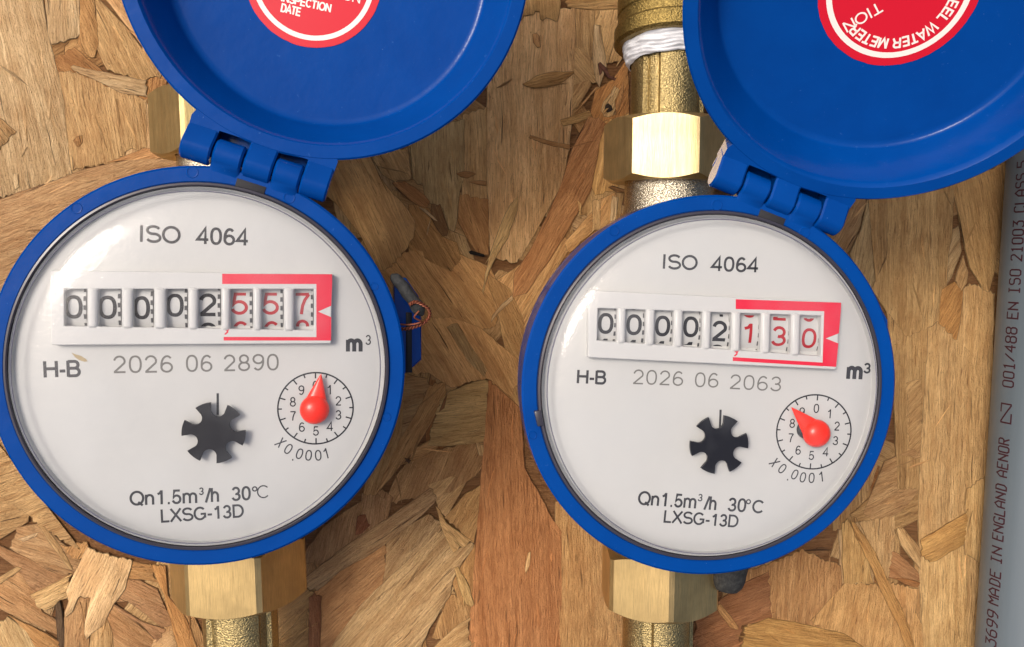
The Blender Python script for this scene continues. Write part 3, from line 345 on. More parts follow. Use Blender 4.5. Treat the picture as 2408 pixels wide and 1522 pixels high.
def wood(name, tint=1.0, relief=1.0):
    m, nt, b = new_mat(name)
    oi = node(nt, 'ShaderNodeObjectInfo'); tc = node(nt, 'ShaderNodeTexCoord')
    of = node(nt, 'ShaderNodeVectorMath', operation='SCALE'); of.inputs['Scale'].default_value = 97.0
    cb = node(nt, 'ShaderNodeCombineXYZ')
    for i in range(3): nt.links.new(oi.outputs['Random'], cb.inputs[i])
    nt.links.new(cb.outputs[0], of.inputs[0])
    mm = node(nt, 'ShaderNodeVectorMath', operation='SCALE'); mm.inputs['Scale'].default_value = 1000
    nt.links.new(tc.outputs['Object'], mm.inputs[0])
    ad = node(nt, 'ShaderNodeVectorMath', operation='ADD'); nt.links.new(mm.outputs[0], ad.inputs[0]); nt.links.new(of.outputs[0], ad.inputs[1])
    wob = node(nt, 'ShaderNodeTexNoise'); nt.links.new(ad.outputs[0], wob.inputs['Vector']); wob.inputs['Scale'].default_value = .06; wob.inputs['Detail'].default_value = 2
    wv = node(nt, 'ShaderNodeVectorMath', operation='MULTIPLY_ADD'); nt.links.new(wob.outputs['Color'], wv.inputs[0])
    wv.inputs[1].default_value = (0, 2.6, 0); nt.links.new(ad.outputs[0], wv.inputs[2])
    def st(sx, sy):
        p = node(nt, 'ShaderNodeMapping'); nt.links.new(wv.outputs[0], p.inputs['Vector']); p.inputs['Scale'].default_value = (sx, sy, 1); return p.outputs['Vector']
    rings = nz(nt, st(.012, .5), 1, 3, .6)
    fib = nz(nt, st(.13, 2.2), 1, 5, .75)
    pore = nz(nt, st(.16, 3.4), 1, 2, .6)
    crack = nz(nt, st(.035, 1.1), 1, 2, .5)
    blot = nz(nt, st(.12, .2), 1, 4, .65)
    fine = nz(nt, st(.30, 6.0), 1, 3, .7)
    speck = nz(nt, st(1.1, 2.2), 1, 3, .7)
    base = mixc(nt, 1.0, oi.outputs['Color'], (1.64 * tint, 1.54 * tint, 1.36 * tint), 'MULTIPLY')
    c = mixc(nt, ramp(nt, rings, [(.30, (0, 0, 0)), (.70, (1, 1, 1))]), mixc(nt, 1.0, base, (.80, .71, .62), 'MULTIPLY'), mixc(nt, 1.0, base, (1.20, 1.20, 1.20), 'MULTIPLY'))
    c = mixc(nt, mathn(nt, 'MULTIPLY', ramp(nt, blot, [(.45, (0, 0, 0)), (.72, (1, 1, 1))]), .55), c, mixc(nt, 1.0, base, (.66, .50, .38), 'MULTIPLY'))
    c = mixc(nt, mathn(nt, 'MULTIPLY', ramp(nt, fib, [(.36, (1, 1, 1)), (.54, (0, 0, 0))]), .62), c, mixc(nt, 1.0, base, (.46, .33, .24), 'MULTIPLY'))
    c = mixc(nt, mathn(nt, 'MULTIPLY', ramp(nt, pore, [(.29, (1, 1, 1)), (.37, (0, 0, 0))]), .8), c, mixc(nt, 1.0, base, (.22, .13, .08), 'MULTIPLY'))
    c = mixc(nt, mathn(nt, 'MULTIPLY', ramp(nt, fine, [(.34, (1, 1, 1)), (.56, (0, 0, 0))]), .5), c, mixc(nt, 1.0, base, (.50, .38, .28), 'MULTIPLY'))
    c = mixc(nt, mathn(nt, 'MULTIPLY', ramp(nt, speck, [(.31, (1, 1, 1)), (.37, (0, 0, 0))]), .65), c, mixc(nt, 1.0, base, (.30, .18, .10), 'MULTIPLY'))
    check = nz(nt, st(.07, 2.0), 1, 2, .45)
    ck = mathn(nt, 'MAXIMUM', ramp(nt, crack, [(.245, (1, 1, 1)), (.285, (0, 0, 0))]), ramp(nt, check, [(.245, (1, 1, 1)), (.275, (0, 0, 0))]))
    c = mixc(nt, mathn(nt, 'MULTIPLY', ck, .8), c, (.035, .018, .008))
    nt.links.new(c, b.inputs['Base Color']); b.inputs['Roughness'].default_value = .62
    b.inputs['Specular IOR Level'].default_value = .35
    h = mathn(nt, 'ADD', mathn(nt, 'ADD', mathn(nt, 'MULTIPLY', fib, .7), mathn(nt, 'MULTIPLY', speck, .35)), mathn(nt, 'MULTIPLY', blot, .5))
    h = mathn(nt, 'SUBTRACT', h, mathn(nt, 'MULTIPLY', ck, .7))
    bump(nt, b, h, 2.1 * relief, 1.0)
    return m
M = dict(
    blue=blue_plastic(), dial=white_plastic('dial_white', (.51, .51, .495)), frame=white_plastic('counter_white', (.55, .548, .535), .35),
    ink=plain('black_ink', (.012, .012, .016), .75), ink_soft=plain('grey_ink', (.025, .025, .03), .6), ink_faint=plain('faint_grey_ink', (.15, .145, .135), .6),
    red=plain('red_print', (.66, .010, .040), .45), red_digit=plain('red_digit_ink', (.36, .003, .010), .5), pointer=plain('red_plastic', (.92, .028, .010), .28),
    black=plain('black_plastic', (.006, .006, .009), .4, Specular_IOR_Level=.3), wheel=white_plastic('wheel_white', (.48, .48, .47), .4),
    gasket=plain('dark_gasket', (.035, .033, .045), .25), edge_line=plain('lens_edge_line_grey', (.16, .16, .20), .2),
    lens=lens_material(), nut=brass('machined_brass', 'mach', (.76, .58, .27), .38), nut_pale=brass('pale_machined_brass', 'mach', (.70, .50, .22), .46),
    nut_bright=brass('bright_machined_brass', 'mach', (.80, .62, .32), .46),
    cast=brass('cast_brass', 'cast', (.60, .46, .21), .34), body=brass('bright_cast_brass', 'cast', (.80, .72, .56), .22), dull=brass('dull_cast_brass', 'cast', (.42, .30, .10), .40),
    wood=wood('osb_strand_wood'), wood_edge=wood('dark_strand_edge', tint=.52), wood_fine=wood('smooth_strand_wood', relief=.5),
    lead=plain('lead_grey', (.060, .062, .066), .8, 0), copper=plain('copper_wire', (.20, .055, .025), .5, .4),
    tape=plain('white_thread_tape', (.66, .67, .70), .45), pipe_ink=plain('maroon_ink', (.035, .002, .008), .6),
    smear=plain('brown_smear', (.36, .28, .15), .6), tooth=plain('dark_grey_tooth', (.05, .05, .055), .6),
    sticker=plain('red_sticker_paper', (.58, .001, .016), .42), sticker_print=plain('cream_print', (.80, .76, .68), .5),
)
def pipe_mat():
    m, nt, b = new_mat('grey_pipe_plastic'); v = mmco(nt, (1, .05, 1)).outputs['Vector']
    c = mixc(nt, nz(nt, v, .5, 3), (.092, .118, .136), (.118, .144, .163)); nt.links.new(c, b.inputs['Base Color'])
    b.inputs['Roughness'].default_value = .38
    v2 = mmco(nt).outputs['Vector']; bump(nt, b, nz(nt, v2, 1.5, 2), .03, .4); return m
M['pipe'] = pipe_mat()
# lead seal: scuffed
def scuffed(m, dark, light):
    nt = m.node_tree; b = nt.nodes['Principled BSDF']; v = mmco(nt).outputs['Vector']
    n = nz(nt, v, .8, 5, .7)
    nt.links.new(mixc(nt, ramp(nt, n, [(.45, (0, 0, 0)), (.7, (1, 1, 1))]), dark, light), b.inputs['Base Color']); bump(nt, b, n, .4, .7)
scuffed(M['lead'], (.014, .015, .015), (.045, .045, .042))

# ---------------------------------------------------------------- object helpers
def empty(name, loc=(0, 0, 0), label=None, cat=None, group=None):
    o = bpy.data.objects.new(name, None); C.objects.link(o); o.location = [x * MM for x in loc]; o.empty_display_size = .01
    if label: o['label'] = label
    if cat: o['category'] = cat
    if group: o['group'] = group
    return o
def mesh(name, V, F, mat, parent=None, smooth=True, tr=None, loc=None, rotz=0, angle=35):
    me = bpy.data.meshes.new(name)
    if tr: V = [tr(v) for v in V]
    me.from_pydata([(x * MM, y * MM, z * MM) for x, y, z in V], [], F)
    bm = bmesh.new(); bm.from_mesh(me); bmesh.ops.recalc_face_normals(bm, faces=bm.faces); 
    if smooth:
        for f in bm.faces: f.smooth = True
        for e in bm.edges:
            if len(e.link_faces) == 2 and e.calc_face_angle(0) > R(angle): e.smooth = False
    bm.to_mesh(me); bm.free()
    me.materials.append(mat)
    o = bpy.data.objects.new(name, me); C.objects.link(o)
    if parent: o.parent = parent
    if loc: o.location = [x * MM for x in loc]
    o.rotation_euler = (0, 0, rotz)
    return o
class MB:
    def __init__(s): s.V = []; s.F = []
    def add(s, V, F):
        n = len(s.V); s.V += [tuple(v) for v in V]; s.F += [tuple(i + n for i in f) for f in F]; return s
def lathe(prof, n=96, cap0=False, cap1=False, closed=False):
    """profile of (radius, height), turned about z"""
    V = []; F = []; k = len(prof)
    for i in range(n):
        a = 2 * PI * i / n
        for r, z in prof: V.append((r * math.cos(a), r * math.sin(a), z))
    for i in range(n):
        j = (i + 1) % n
        for q in range(k if closed else k - 1):
            q2 = (q + 1) % k
            F.append((i * k + q, j * k + q, j * k + q2, i * k + q2))
    if cap0: F.append(tuple(i * k for i in range(n)))
    if cap1: F.append(tuple(i * k + k - 1 for i in range(n)))
    return V, F
def prism(outline, z0, z1, bev=0.0):
    """outline in xy, pulled from z0 up to z1, with its top edge softened"""
    n = len(outline); cx = sum(p[0] for p in outline) / n; cy = sum(p[1] for p in outline) / n
    rings = [(0, z0), (0, z1 - bev), (bev, z1)] if bev else [(0, z0), (0, z1)]
    V = []
    for ins, z in rings:
        for x, y in outline:
            d = math.hypot(x - cx, y - cy) or 1; s = max(0, 1 - ins / d); V.append((cx + (x - cx) * s, cy + (y - cy) * s, z))
    F = []
    for q in range(len(rings) - 1):
        for i in range(n):
            j = (i + 1) % n; F.append((q * n + i, q * n + j, (q + 1) * n + j, (q + 1) * n + i))
    F.append(tuple(range(n))); F.append(tuple(range((len(rings) - 1) * n, len(rings) * n)))
    return V, F
def box(x0, x1, y0, y1, z0, z1, bev=.25):
    bm = bmesh.new(); bmesh.ops.create_cube(bm, size=1)
    for v in bm.verts: v.co = Vector((x0 + (v.co.x + .5) * (x1 - x0), y0 + (v.co.y + .5) * (y1 - y0), z0 + (v.co.z + .5) * (z1 - z0)))
    if bev: bmesh.ops.bevel(bm, geom=list(bm.edges), offset=bev, segments=2, affect='EDGES', profile=.5)
    bm.verts.index_update(); V = [tuple(v.co) for v in bm.verts]; F = [tuple(v.index for v in f.verts) for f in bm.faces]; bm.free()
    return V, F
def tube(pts, r, n=8, closed=False):
    P = [Vector(p) for p in pts]; V = []; F = []; m = len(P); up_ = Vector((0, 0, 1))
    for i, p in enumerate(P):
        t = (P[(i + 1) % m] - P[i - 1]) if closed else (P[min(i + 1, m - 1)] - P[max(i - 1, 0)])
        t.normalize(); a = t.cross(up_)
        if a.length < 1e-3: a = t.cross(Vector((1, 0, 0)))
        a.normalize(); b = a.cross(t); rr = r(i / (m - 1)) if callable(r) else r
        for k in range(n):
            q = 2 * PI * k / n; V.append(tuple(p + (a * math.cos(q) + b * math.sin(q)) * rr))
    for i in range(m if closed else m - 1):
        j = (i + 1) % m
        for k in range(n): F.append((i * n + k, i * n + (k + 1) % n, j * n + (k + 1) % n, j * n + k))
    if not closed: F += [tuple(range(n)), tuple(range((m - 1) * n, m * n))]
    return V, F
def disc(cx, cy, r, z0, z1, n=28, bev=.06):
    return prism([(cx + r * math.cos(2 * PI * i / n), cy + r * math.sin(2 * PI * i / n)) for i in range(n)], z0, z1, bev)
def xf(V, fn): return [fn(v) for v in V]

# ---------------------------------------------------------------- drawn lettering (stroke glyphs, cap height 1)
def arc(cx, cy, rx, ry, a0, a1, n=14):
    return [(cx + rx * math.cos(R(a0 + (a1 - a0) * i / n)), cy + ry * math.sin(R(a0 + (a1 - a0) * i / n))) for i in range(n + 1)]
def full(cx, cy, rx, ry, n=28, p=2.0):
    out = []
    for i in range(n):
        a = 2 * PI * i / n; c, s = math.cos(a), math.sin(a)
        out.append((cx + rx * math.copysign(abs(c) ** (2 / p), c), cy + ry * math.copysign(abs(s) ** (2 / p), s)))
    return out + [out[0]]
G = {
 '0': (.78, [full(.39, .5, .27, .45, p=2.35)]),
 '1': (.78, [[(.17, .74), (.33, .79), (.43, .94)], [(.46, 1), (.46, 0)]]),
 '2': (.78, [arc(.39, .68, .255, .27, 172, -25) + [(.14, .07)], [(.10, .055), (.68, .055)]]),
 '3': (.78, [arc(.38, .71, .235, .235, 165, -85) + [(.33, .50)], arc(.38, .28, .27, .235, 80, -168)]),
 '4': (.78, [[(.54, 0), (.54, .95), (.08, .27), (.72, .27)]]),
 '5': (.78, [[(.63, .94), (.22, .94), (.155, .47)] + arc(.375, .32, .275, .27, 138, -165)]),
 '6': (.78, [full(.395, .30, .265, .255), arc(.42, .42, .29, .52, 50, 192)]),
 '7': (.78, [[(.10, .94), (.68, .94)], [(.68, .94), (.50, .66), (.40, .38), (.35, 0)]]),
 '8': (.78, [full(.39, .72, .22, .225), full(.39, .275, .27, .235)]),
 '9': (.78, [full(.385, .70, .265, .255), arc(.36, .58, .29, .52, 12, -130)]),
 'A': (.93, [[(.03, 0), (.465, 1), (.90, 0)], [(.18, .32), (.75, .32)]]),
 'B': (.93, [[(.13, 0), (.13, 1)], [(.13, .945), (.52, .945)] + arc(.54, .735, .22, .21, 85, -85) + [(.13, .525)], [(.54, .525)] + arc(.57, .29, .25, .235, 85, -85) + [(.13, .055)]]),
 'C': (1.0, [arc(.52, .5, .41, .45, 42, 318, 26)]),
 'D': (1.0, [[(.14, .055), (.14, .945), (.46, .945)] + arc(.46, .5, .42, .445, 84, -84, 18) + [(.14, .055)]]),
 'E': (.93, [[(.84, .945), (.15, .945), (.15, .055), (.86, .055)], [(.15, .51), (.80, .51)]]),
 'G': (1.08, [arc(.53, .5, .43, .45, 42, 330, 26), [(.93, .15), (.93, .46), (.58, .46)]]),
 'H': (1.0, [[(.14, 0), (.14, 1)], [(.86, 0), (.86, 1)], [(.14, .53), (.86, .53)]]),
 'I': (.39, [[(.195, 0), (.195, 1)]]),
 'L': (.78, [[(.14, 1), (.14, .055), (.72, .055)]]),
 'M': (1.16, [[(.13, 0), (.13, 1)], [(.13, .98), (.58, .05), (1.03, .98)], [(1.03, 1), (1.03, 0)]]),
 'N': (1.0, [[(.13, 0), (.13, 1)], [(.14, .97), (.86, .03)], [(.87, 0), (.87, 1)]]),
 'O': (1.08, [full(.54, .5, .45, .45, 36)]),
 'P': (.93, [[(.14, 0), (.14, .945), (.55, .945)] + arc(.57, .70, .24, .245, 85, -85) + [(.14, .455)]]),
 'Q': (1.08, [full(.54, .5, .45, .45, 36), [(.62, .22), (.95, -.02)]]),
 'R': (1.0, [[(.14, 0), (.14, .945), (.58, .945)] + arc(.60, .71, .24, .235, 85, -85) + [(.14, .475)], [(.58, .47), (.76, .35), (.90, 0)]]),
 'S': (.93, [arc(.47, .725, .34, .225, 22, 250, 16) + arc(.48, .28, .37, .235, 75, -160, 18)]),
 'T': (.86, [[(.43, 0), (.43, .945)], [(.04, .945), (.82, .945)]]),
 'W': (1.32, [[(.04, 1), (.35, .03), (.66, .96), (.97, .03), (1.28, 1)]]),
 'X': (.93, [[(.05, 0), (.86, 1)], [(.07, 1), (.88, 0)]]),
 'm': (1.16, [[(.12, 0), (.12, .73)], arc(.345, .47, .225, .225, 175, 0, 10) + [(.57, 0)], arc(.80, .47, .225, .225, 175, 0, 10) + [(1.025, 0)]]),
 'n': (.78, [[(.12, 0), (.12, .73)], arc(.375, .45, .245, .24, 175, 0, 10) + [(.62, 0)]]),
 'h': (.78, [[(.12, 0), (.12, 1)], arc(.375, .45, .245, .24, 175, 0, 10) + [(.62, 0)]]),
 'x': (.78, [[(.0, -.02), (.72, .95)], [(.22, .98), (.50, -.02)]]),
 '-': (.46, [[(.05, .37), (.41, .37)]]), '.': (.39, [[(.12, .065), (.27, .065)]]), '/': (.39, [[(.0, -.02), (.39, 1.0)]]), ' ': (.45, []),
}
# square-cornered dot-matrix letters of the pipe print
G5 = dict(G)
G5.update({
 '0': (.8, [[(.2, 0), (.5, 0), (.62, .14), (.62, .86), (.5, 1), (.2, 1), (.08, .86), (.08, .14), (.2, 0)]]),
 '1': (.8, [[(.18, .82), (.36, 1), (.36, 0)], [(.14, 0), (.58, 0)]]),
 '2': (.8, [[(.08, .84), (.2, 1), (.5, 1), (.62, .84), (.62, .66), (.08, 0), (.64, 0)]]),
 '3': (.8, [[(.08, 1), (.62, 1), (.34, .6), (.5, .6), (.62, .44), (.62, .15), (.5, 0), (.2, 0), (.08, .14)]]),
 '4': (.8, [[(.48, 0), (.48, 1), (.06, .34), (.66, .34)]]),
 '5': (.8, [[(.62, 1), (.1, 1), (.1, .6), (.48, .6), (.62, .46), (.62, .14), (.5, 0), (.2, 0), (.08, .14)]]),
 '6': (.8, [[(.54, 1), (.32, 1), (.08, .66), (.08, .14), (.2, 0), (.5, 0), (.62, .14), (.62, .42), (.5, .56), (.1, .56)]]),
 '8': (.8, [[(.2, 0), (.5, 0), (.62, .14), (.62, .4), (.5, .53), (.62, .66), (.62, .86), (.5, 1), (.2, 1), (.08, .86), (.08, .66), (.2, .53), (.08, .4), (.08, .14), (.2, 0)], [(.2, .53), (.5, .53)]]),
 '9': (.8, [[(.16, 0), (.38, 0), (.62, .34), (.62, .86), (.5, 1), (.2, 1), (.08, .86), (.08, .58), (.2, .44), (.6, .44)]]),
 'A': (.8, [[(.06, 0), (.06, .66), (.34, 1), (.62, .66), (.62, 0)], [(.06, .36), (.62, .36)]]),
 'C': (.8, [[(.62, .16), (.5, 0), (.2, 0), (.08, .14), (.08, .86), (.2, 1), (.5, 1), (.62, .84)]]),
 'D': (.8, [[(.08, 0), (.46, 0), (.62, .18), (.62, .82), (.46, 1), (.08, 1)], [(.16, 0), (.16, 1)]]),
 'E': (.8, [[(.64, 0), (.08, 0), (.08, 1), (.64, 1)], [(.08, .53), (.5, .53)]]),
 'G': (.8, [[(.62, .84), (.5, 1), (.2, 1), (.08, .86), (.08, .14), (.2, 0), (.62, 0), (.62, .46), (.4, .46)]]),
 'I': (.8, [[(.14, 0), (.56, 0)], [(.35, 0), (.35, 1)], [(.14, 1), (.56, 1)]]),
 'L': (.8, [[(.08, 1), (.08, 0), (.64, 0)]]),
 'M': (.8, [[(.06, 0), (.06, 1), (.35, .55), (.64, 1), (.64, 0)]]),
 'N': (.8, [[(.06, 0), (.06, 1)], [(.06, .85), (.64, .15)], [(.64, 0), (.64, 1)]]),
 'O': (.8, [[(.2, 0), (.5, 0), (.62, .14), (.62, .86), (.5, 1), (.2, 1), (.08, .86), (.08, .14), (.2, 0)]]),
 'R': (.8, [[(.08, 0), (.08, 1), (.5, 1), (.62, .86), (.62, .64), (.5, .5), (.08, .5)], [(.34, .5), (.62, 0)]]),
 'S': (.8, [[(.62, .86), (.5, 1), (.2, 1), (.08, .86), (.08, .66), (.2, .53), (.5, .53), (.62, .4), (.62, .14), (.5, 0), (.2, 0), (.08, .14)]]),
 '/': (.8, [[(.04, .05), (.64, .95)]]),
 '#': (.8, [[(.34, 1), (.62, 1), (.62, 0)], [(.60, .02), (.02, .98)], [(0, 1), (0, 0), (.32, 0)]]),
 ' ': (.8, []),
})
def ribbon(P, wd, z=0.0):
    P = [Vector((p[0], p[1])) for p in P]
    closed = (P[0] - P[-1]).length < 1e-6 and len(P) > 3
    if closed: P = P[:-1]
    n = len(P); L = []; Rr = []
    for i in range(n):
        a = P[i] - P[i - 1] if (i or closed) else None
        b = P[(i + 1) % n] - P[i] if (i < n - 1 or closed) else None
        a = a.normalized() if a is not None else None; b = b.normalized() if b is not None else None
        t = b if a is None else a if b is None else (a + b)
        if t.length < 1e-4: t = b
        t = t.normalized(); nn = Vector((-t.y, t.x)); ref = b if b is not None else a
        k = max(.45, abs(nn.dot(Vector((-ref.y, ref.x))))); h = wd / 2 / k
        L.append(P[i] + nn * h); Rr.append(P[i] - nn * h)
    V = [(p.x, p.y, z) for p in L] + [(p.x, p.y, z) for p in Rr]
    F = [(i, (i + 1) % n, n + (i + 1) % n, n + i) for i in range(n if closed else n - 1)]
    return V, F
def glyph_run(s, font=G, track=0.0):
    x = 0; out = []
    for ch in s:
        adv, st = font[ch]
        for P in st: out.append([(x + p[0], p[1]) for p in P])
        x += adv + track
    return out, x
def text_mesh(s, p0, p1, cap, wt, z, font=G, track=0.0, squeeze=None):
    """the line's ink runs from p0 to p1, cap = letter height in mm"""
    st, _ = glyph_run(s, font, track)
    xs = [p[0] for P in st for p in P]; x0, x1 = min(xs) - wt / 2, max(xs) + wt / 2
    a = Vector(p0[:2]); b = Vector(p1[:2]); u = (b - a); Ln = u.length; u.normalize(); n = Vector((-u.y, u.x))
    k = Ln / (x1 - x0); mb = MB()
    for i, P in enumerate(st):
        Q = [a + u * ((p[0] - x0) * k) + n * (p[1] * cap) for p in P]
        mb.add(*ribbon(Q, wt * cap, z + .004 * (i % 3)))
    return mb
def char_mesh(ch, c, rot, cap, wt, z, font=G, wscale=1.0):
    adv, st = font[ch]; mb = MB(); cr, sr = math.cos(rot), math.sin(rot)
    for i, P in enumerate(st):
        Q = []
        for x, y in P:
            xx = (x - adv / 2 * 1.0) * cap * wscale; yy = (y - .5) * cap
            Q.append((c[0] + xx * cr - yy * sr, c[1] + xx * sr + yy * cr))
        mb.add(*ribbon(Q, wt * cap, z + .004 * (i % 3)))
    return mb

# ---------------------------------------------------------------- board of pressed wood strands
board = empty('strand_board', (45, -40, 0), 'tan pressed strand board lying behind both blue water meters', 'board')
slab = mesh('panel', *box(-260, 260, -190, 190, -18, -.58, .5), M['wood'], board, smooth=False); slab.color = (.20, .11, .05, 1)
def strand(pts, grain, col, z, kind=0, thick=.42, tilt=None):
    """pts in world mm; grain = direction of the fibres in degrees"""
    cx = sum(p[0] for p in pts) / len(pts); cy = sum(p[1] for p in pts) / len(pts)
    g = R(grain); cg, sg = math.cos(-g), math.sin(-g)
    Lp = [((x - cx) * cg - (y - cy) * sg, (x - cx) * sg + (y - cy) * cg) for x, y in pts]
    area = sum(Lp[i][0] * Lp[(i + 1) % len(Lp)][1] - Lp[(i + 1) % len(Lp)][0] * Lp[i][1] for i in range(len(Lp))) / 2
    if area < 0: Lp.reverse()
    out = []
    for i in range(len(Lp)):                 # uneven, splintered outline
        a = Vector(Lp[i]); b = Vector(Lp[(i + 1) % len(Lp)]); d = b - a; ln = d.length
        al = abs(d.x) / (ln + 1e-6); step = 2.2 if al > .7 else .75; k = max(1, min(18, int(ln / step)))
        nn = Vector((-d.y, d.x)).normalized()
        for j in range(k):
            q = a + d * (j / k)
            am = (.17 if al > .7 else .50) if j else .08
            if kind == 2: am *= .4
            q = q + nn * random.uniform(-am, am); out.append((q.x, q.y))
    tx, ty = tilt if tilt else (random.uniform(-.003, .003), random.uniform(-.006, .006))
    V = []; n = len(out); F = []
    ins = .15 if kind != 2 else .5
    for ring in range(3):
        for i, (x, y) in enumerate(out):
            a = Vector(out[i - 1]); b = Vector(out[(i + 1) % n]); t = (b - a); nn = Vector((-t.y, t.x))
            nn = nn.normalized() if nn.length > 1e-5 else Vector((0, 0))
            k = ins if ring == 2 else 0
            zz = (0, thick - .14, thick)[ring] if kind != 2 else (0, thick * .55, thick)[ring]
            V.append((x + nn.x * k, y + nn.y * k, zz + (x * tx + y * ty if ring else 0)))
    for q in range(2):
        for i in range(n): F.append((q * n + i, q * n + (i + 1) % n, (q + 1) * n + (i + 1) % n, (q + 1) * n + i))
    F.append(tuple(range(2 * n, 3 * n)))
    o = mesh('strand', V, F, M['wood_fine'] if kind in (1, 2) else M['wood'], board, loc=(cx - 45, cy + 40, z), rotz=g, angle=50)
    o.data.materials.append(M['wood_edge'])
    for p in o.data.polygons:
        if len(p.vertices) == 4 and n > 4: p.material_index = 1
    o.color = (*col, 1)
    return o
TONES = [(.50, .34, .165), (.44, .27, .12), (.53, .38, .20), (.40, .22, .09), (.47, .31, .15), (.36, .18, .07), (.55, .40, .23)]
for i in range(138):                         # the under layer seen through the gaps
    x = random.uniform(-115, 190); y = random.uniform(-125, 78); a = random.choice((90, 80, 100, 60, 120, 30, 150)) + random.uniform(-12, 12)
    ln = random.uniform(18, 46); wd = random.uniform(5, 15); ca, sa = math.cos(R(a)), math.sin(R(a))
    q = [(-ln / 2, -wd / 2), (ln / 2 + random.uniform(-4, 4), -wd / 2), (ln / 2 + random.uniform(-4, 4), wd / 2), (-ln / 2 + random.uniform(-4, 4), wd / 2)]
    t = random.choice(TONES)
    strand([(x + px * ca - py * sa, y + px * sa + py * ca) for px, py in q], a, [c * .85 for c in t], -.86 + i * .0026)
for s in D['strands']:
    strand(s['p'], s['g'], s['c'], s['z'], s['k'])
def inside(x, y, P):
    c = False; j = len(P) - 1
    for i in range(len(P)):
        if (P[i][1] > y) != (P[j][1] > y) and x < (P[j][0] - P[i][0]) * (y - P[i][1]) / (P[j][1] - P[i][1]) + P[i][0]: c = not c
        j = i
    return c
# loose slivers and lifted fibres lying on the strands
rs = random.Random(21); made = 0; big = sorted(D['strands'], key=lambda q: q['z'])
for t in range(4000):
    if made >= 210: break
    x = rs.uniform(-112, 172); y = rs.uniform(-118, 74); own = None
    for q in big:
        if inside(x, y, q['p']): own = q
    if own is None or (own['k'] == 1 and rs.random() < .6): continue
    made += 1
    a = R(own['g'] + rs.gauss(0, 9) + (rs.uniform(-50, 50) if rs.random() < .15 else 0)); ln = rs.uniform(2.5, 11); wd = rs.uniform(.25, .85)
    n = 5; top = []; bot = []
    for k in range(n):
        u = -1 + 2 * k / (n - 1); w_ = wd * (1 - abs(u) ** 1.6) * rs.uniform(.7, 1.15) + .05; off = rs.uniform(-.15, .15)
        top.append((u * ln / 2, off + w_ / 2)); bot.append((u * ln / 2, off - w_ / 2))
    O = bot + top[::-1]; h = rs.uniform(.06, .2)
    V = [(px, py, 0) for px, py in O] + [(px * .96, py * .7, h + px * rs.uniform(-.004, .01)) for px, py in O]; m_ = len(O)
    F = [(i, (i + 1) % m_, m_ + (i + 1) % m_, m_ + i) for i in range(m_)] + [tuple(range(m_, 2 * m_))]
    o = mesh('splinter', V, F, M['wood'], board, loc=(x - 45, y + 40, own['z'] + .40), rotz=a, angle=60)
    f = rs.choice((.62, .75, .9, 1.1, 1.22)); o.color = (own['c'][0] * f, own['c'][1] * f * .98, own['c'][2] * f * .95, 1)

